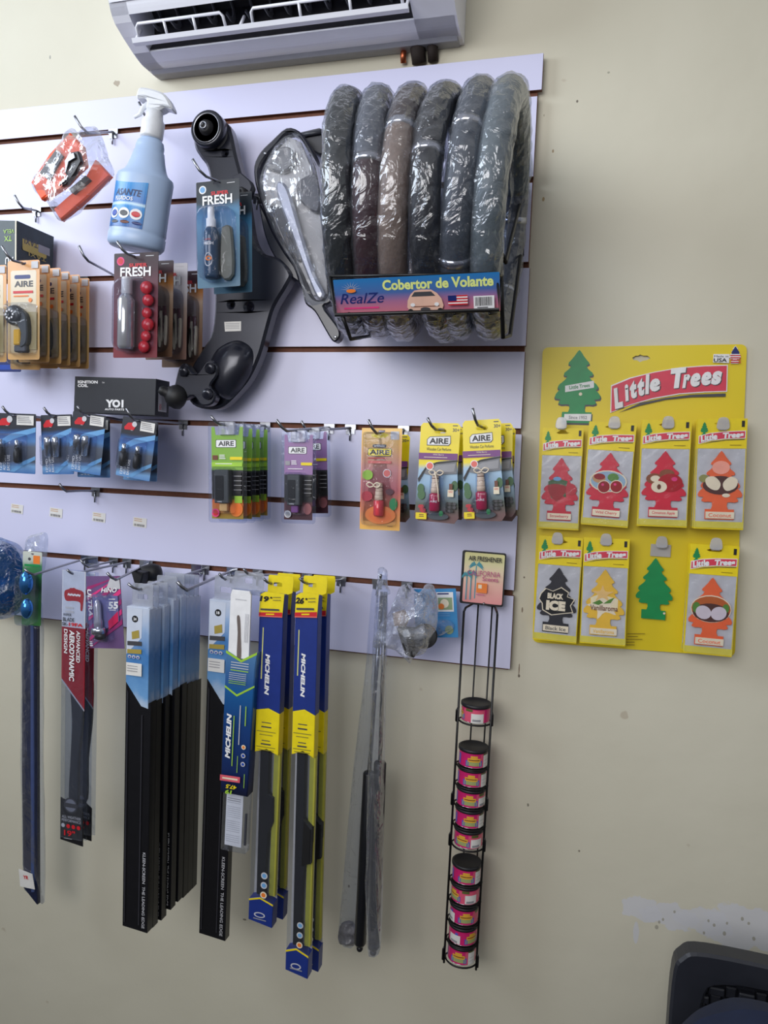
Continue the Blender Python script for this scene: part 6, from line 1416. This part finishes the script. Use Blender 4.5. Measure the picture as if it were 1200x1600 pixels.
for (pt_, pb_, wpx, d, kind, name, col, n, lab) in packsdef:
    S = Slot(pt_, pb_, wpx, d+DW); r = thing('tree_air_freshener', lab, 'air freshener', S.p, S.rot, 'tree air fresheners on the yellow card')
    C = Card(S.w, S.h, K['yellow'], t=.0012, r=.001, slot=hole); C.dl = .00025
    C.rect(0, .265, 1, .955, foil) if False else C.rect(.02, .27, .98, .93, foil)
    C.rect(0.0, .93, 1.0, .985, mat('pale_yellow_hem', (232, 220, 90), .35))
    C.decal([(C.X(.14+u*.16), C.Z(.03+v*.125)) for u, v in TS], K['green']); C.txt('1', .885, .02, .945, .075, K['black'], bold=.03)
    C.poly([(.03, .155), (.25, .13), (.55, .115), (.97, .108), (.97, .178), (.55, .185), (.28, .20), (.03, .23)], K['white']); C.poly([(.045, .16), (.25, .136), (.55, .121), (.955, .114), (.955, .173), (.55, .179), (.28, .193), (.045, .222)], mat('banner_red', (218, 60, 85), .4))
    C.poly([(.06, .236), (.3, .206), (.6, .190), (.95, .183), (.95, .189), (.6, .195), (.3, .212)], K['dgrey'])
    C.text('Little', C.X(.24), C.Z(.171), S.w*.34, S.h*.056, K['white'], rot=.20, shear=.15, bold=.06); C.text('Trees', C.X(.72), C.Z(.148), S.w*.42, S.h*.052, K['white'], rot=.07, shear=.15, bold=.06, same=True)
    C.lines(.66, .235, .95, .245, 1, mat('printed_olive_ink', (130, 110, 20), .4)); C.build('card', r)
    tm = mat('tree_%s' % kind.strip('2'), col, .35, var=.05, scale=40)
    y0 = -.0052; b = MB(); vt, hh = .29, .62
    b.prism([(C.X(.5+u*.92), C.Z(vt+v*hh)) for u, v in TS], -.0042, -.0030, tm, bev=.0003)
    b.ly = -.0044; C.v0 = 0
    def PO(uv, m): b.decal([(C.X(a), C.Z(q)) for a, q in uv], m)
    def OV(u, v, ru, rv, m): b.decal(ell(C.X(u), C.Z(v), ru*S.w, rv*S.h, 20), m)
    def TX(t, u0, v0, u1, v1, m, **k): b.text(t, C.X((u0+u1)/2), C.Z((v0+v1)/2), (u1-u0)*S.w, (v1-v0)*S.h, m, **k)
    W_, GR = K['cream'], mat('printed_leaf_green', (90, 140, 60), .4)
    if kind == 'strawberry':
        OV(.74, .60, .17, .06, mat('printed_berry_red', (190, 45, 60), .35)); PO([(.2, .53), (.35, .50), (.42, .47), (.5, .50), (.68, .52), (.62, .60), (.66, .68), (.5, .66), (.3, .70), (.22, .62)], mat('printed_dark_leaf', (60, 96, 56), .4))
        b.decal(spline([(C.X(a), C.Z(q)) for a, q in ((.2, .57), (.42, .55), (.63, .57), (.62, .64), (.48, .71), (.40, .72), (.26, .66))], 3), mat('strawberry_skin', (160, 24, 34), .35)); OV(.42, .50, .10, .02, K['sky'])
    elif kind == 'cherry':
        OV(.5, .565, .40, .105, W_); OV(.5, .565, .37, .095, mat('printed_skyblue', (150, 180, 205), .4)); OV(.30, .54, .14, .045, mat('printed_basket', (195, 150, 105), .4)); OV(.31, .525, .12, .03, mat('cherry_dark', (150, 20, 34), .3)); OV(.60, .525, .12, .04, GR)
        for u, v in ((.42, .62), (.68, .61)): OV(u, v, .14, .062, W_); OV(u, v, .125, .055, mat('cherry_dark', (150, 20, 34), .3)); OV(u-.03, v-.02, .03, .012, K['pink'])
    elif kind == 'apple':
        OV(.55, .50, .15, .04, mat('printed_cinnamon', (140, 80, 50), .4)); OV(.30, .55, .17, .05, mat('printed_cinnamon', (140, 80, 50), .4)); OV(.32, .55, .10, .03, K['cream']); OV(.62, .585, .25, .085, mat('apple_skin', (180, 28, 42), .3)); OV(.40, .625, .16, .055, W_); OV(.40, .625, .04, .025, K['brown']); OV(.70, .55, .06, .02, K['pink'])
    elif kind == 'coconut':
        OV(.5, .44, .18, .06, mat('printed_peach_glow', (250, 170, 150), .4)); OV(.5, .60, .36, .085, mat('coconut_husk', (84, 50, 46), .45)); OV(.16, .54, .10, .035, mat('printed_palm', (150, 150, 90), .4))
        b.decal(spline([(C.X(a), C.Z(q)) for a, q in ((.20, .54), (.36, .52), (.50, .58), (.46, .64), (.34, .64), (.22, .60))], 3), W_); b.decal(spline([(C.X(a), C.Z(q)) for a, q in ((.56, .57), (.70, .52), (.84, .55), (.80, .62), (.64, .65), (.56, .62))], 3), W_)
        OV(.62, .69, .08, .018, W_)
    elif kind == 'coconut2':
        OV(.5, .575, .42, .125, W_); OV(.5, .575, .40, .115, mat('printed_chestnut', (190, 100, 50), .4)); OV(.5, .61, .37, .085, mat('coconut_husk', (84, 50, 46), .45)); OV(.20, .57, .08, .05, GR); OV(.80, .56, .07, .04, GR)
        for u, a in ((.35, -1), (.66, 1)): b.decal([(C.X(u)+x*math.cos(.5*a)-z*math.sin(.5*a), C.Z(.61)+x*math.sin(.5*a)+z*math.cos(.5*a)) for x, z in ell(0, 0, .165*S.w, .060*S.h, 20)], mat('printed_lavender', (214, 204, 214), .4))
    elif kind == 'black':
        q = [(.14, .55), (.24, .50), (.40, .52), (.58, .48), (.74, .52), (.72, .56), (.88, .58), (.80, .64), (.86, .70), (.62, .72), (.40, .74), (.20, .70), (.18, .64), (.10, .60)]
        PO([((a-.5)*1.07+.5, (v-.61)*1.07+.61) for a, v in q], W_); PO(q, K['black'])
        TX('BLACK', .28, .535, .64, .59, W_, bold=.06); TX('ICE', .26, .605, .70, .70, W_, bold=.08)
    elif kind == 'vanilla':
        PO([(.20, .56), (.40, .52), (.80, .56), (.80, .66), (.74, .68), (.22, .67)], mat('printed_parchment', (240, 228, 190), .4)); 
        b.decal(spline([(C.X(.48+.36*(1 if k % 2 else .45)*math.cos(k*PI/5)), C.Z(.63+.135*(1 if k % 2 else .45)*math.sin(k*PI/5))) for k in range(10)], 3), W_)
        b.decal(spline([(C.X(.46+.26*(1 if k % 2 else .4)*math.cos(k*PI/5+.3)), C.Z(.52+.085*(1 if k % 2 else .4)*math.sin(k*PI/5+.3))) for k in range(10)], 3), mat('printed_apricot', (238, 200, 130), .4))
        PO([(.24, .61), (.40, .575), (.48, .60), (.38, .625)], GR); PO([(.48, .61), (.60, .57), (.72, .545), (.64, .60)], GR); TX('Vanillaroma', .20, .625, .80, .675, K['brown'], bold=.01)
    lbt = (K['black'] if kind == 'black' else tm)
    PO([(.22, .84), (.80, .84), (.80, .90), (.22, .90)], W_); TX(name, .28, .853, .74, .888, K['dgrey'] if kind in ('black',) else tm, bold=.01)
    b.build('cut_out_tree', r)
    b = MB(); b.prism(rrect(C.X(.01), C.Z(.985), C.X(.99), C.Z(.265), .002), -.0062, -.0012, film('pack_film', tint=(250, 250, 252), op=.0, rough=.1, bump=.5, scale=40, k=.12, ior=1.2), bev=.001); b.build('clear_wrapper', r)
    tab(*tabs[packsdef.index((pt_, pb_, wpx, d, kind, name, col, n, lab))] if kind != 'coconut2' else tabs[7], d+DW+.006)
    for i in range(1, n):
        p = S.p+Vector((random.uniform(-.0012, .0012), .0078*i, random.uniform(-.001, .0012)-.0006*i))
        clone(r, p, (0, S.roll+random.uniform(-.008, .008), 0), 'tree air freshener pack hanging behind the front %s pack' % {'coconut': 'top-row coconut', 'coconut2': 'bottom-row coconut', 'black': 'black', 'apple': 'cinnamon apple', 'cherry': 'wild cherry'}.get(kind, kind), 'spare packs behind the %s one' % {'coconut2': 'lower coconut'}.get(kind, kind))
tab(1034, 848, DW+.02, False)

# ================================================================ plastic chair and the blue cloth on it
chm = mat('dark_resin', (40, 42, 50), .4, var=.08, scale=25)
A = at(1052, 1472, .17); 
ch = thing('plastic_chair', 'dark plastic chair with woven-pattern back at the lower right corner', 'chair', (A.x+.24, A.y, 0), (0, 0, 0))
hb = A.z; hwd = .24
b = MB()
outer = spline([(-hwd, .44), (-hwd, .60), (-hwd, hb-.06), (-hwd+.012, hb-.014), (-hwd+.05, hb), (-.05, hb-.002), (.05, hb-.006), (hwd-.05, hb-.014), (hwd-.012, hb-.03), (hwd, hb-.07), (hwd, .60), (hwd, .44)], 4, False)
inner = spline([(-hwd+.040, .47), (-hwd+.040, .60), (-hwd+.046, hb-.085), (-hwd+.075, hb-.046), (-.05, hb-.044), (.05, hb-.048), (hwd-.075, hb-.058), (hwd-.046, hb-.09), (hwd-.040, .60), (hwd-.040, .47)], 4, False)
b.prism(outer, -.016, .016, chm, holes=[inner], bev=.004); b.build('back_frame', ch)
b = MB(); cell = .0215
for i in range(19):
    for j in range(16):
        x = -hwd+.045+i*cell; z = hb-.062-j*.0175
        if x > hwd-.045: continue
        if (i+j) % 2: b.prism(rrect(x-cell*.52, z-.0062, x+cell*.52, z+.0062, .002), -.009+.0, .0, chm, bev=.002)
        else: b.prism(rrect(x-.0075, z-.0090, x+.0075, z+.0090, .002), -.004, .004, chm, bev=.002)
b.prism(inner, .003, .006, chm); b.build('woven_back', ch)
b = MB(); b.prism([(-hwd+.01, -.44), (hwd-.01, -.44), (hwd-.02, .0), (-hwd+.02, .0)], -.445, -.415, chm, bev=.006)
n0 = 0; b.v = [(v[0], v[2], -v[1]) for v in b.v]; b.build('seat', ch)
for sx in (-1, 1):
    b = MB(); b.tube([(sx*(hwd-.02), -.40, .42), (sx*(hwd), -.43, 0)], [.02, .014], chm, 8); b.build('leg', ch)
    b = MB(); b.tube([(sx*(hwd-.02), -.0, .46), (sx*(hwd), .04, 0)], [.02, .014], chm, 8); b.build('leg', ch)
clm = mat('navy_cloth', (14, 27, 56), .8, var=.12, scale=30, bump=.2)
Pl = Plane(1130, 1570, .27)
r = thing('blue_cloth', 'dark blue cloth heaped against the plastic chair at the bottom right edge', 'cloth', Pl.o)
b = MB()
ol = [(1022, 1625), (1034, 1596), (1058, 1574), (1090, 1552), (1135, 1540), (1172, 1540), (1215, 1550), (1260, 1580), (1260, 1700), (1030, 1700)]
b.pillow(spline(Pl.L(ol), 4), .06, clm, amp=.006, freq=14, n=80, rings=12, yc=-.05); b.build('folds', r)

# ---- pieces that belong to a part hang one level deeper
NEST = dict(cord='perfume_bottle', end_fitting='cylinder', vial='vent_clip', buckle='strap', price_sticker='arm_body', ball_joint='ball_joint_plate', trigger='spray_head',
            label_wrap='bottle', lid='can_body', swing_vane='air_duct', spray_cap='bottle')
for root in [o for o in SC.objects if o.type == 'EMPTY' and not o.parent]:
    kids = {}
    for k in root.children: kids.setdefault(k.name.split('.')[0], k)
    for k in list(root.children):
        t = kids.get(NEST.get(k.name.split('.')[0]))
        if t and t is not k: k.parent = t
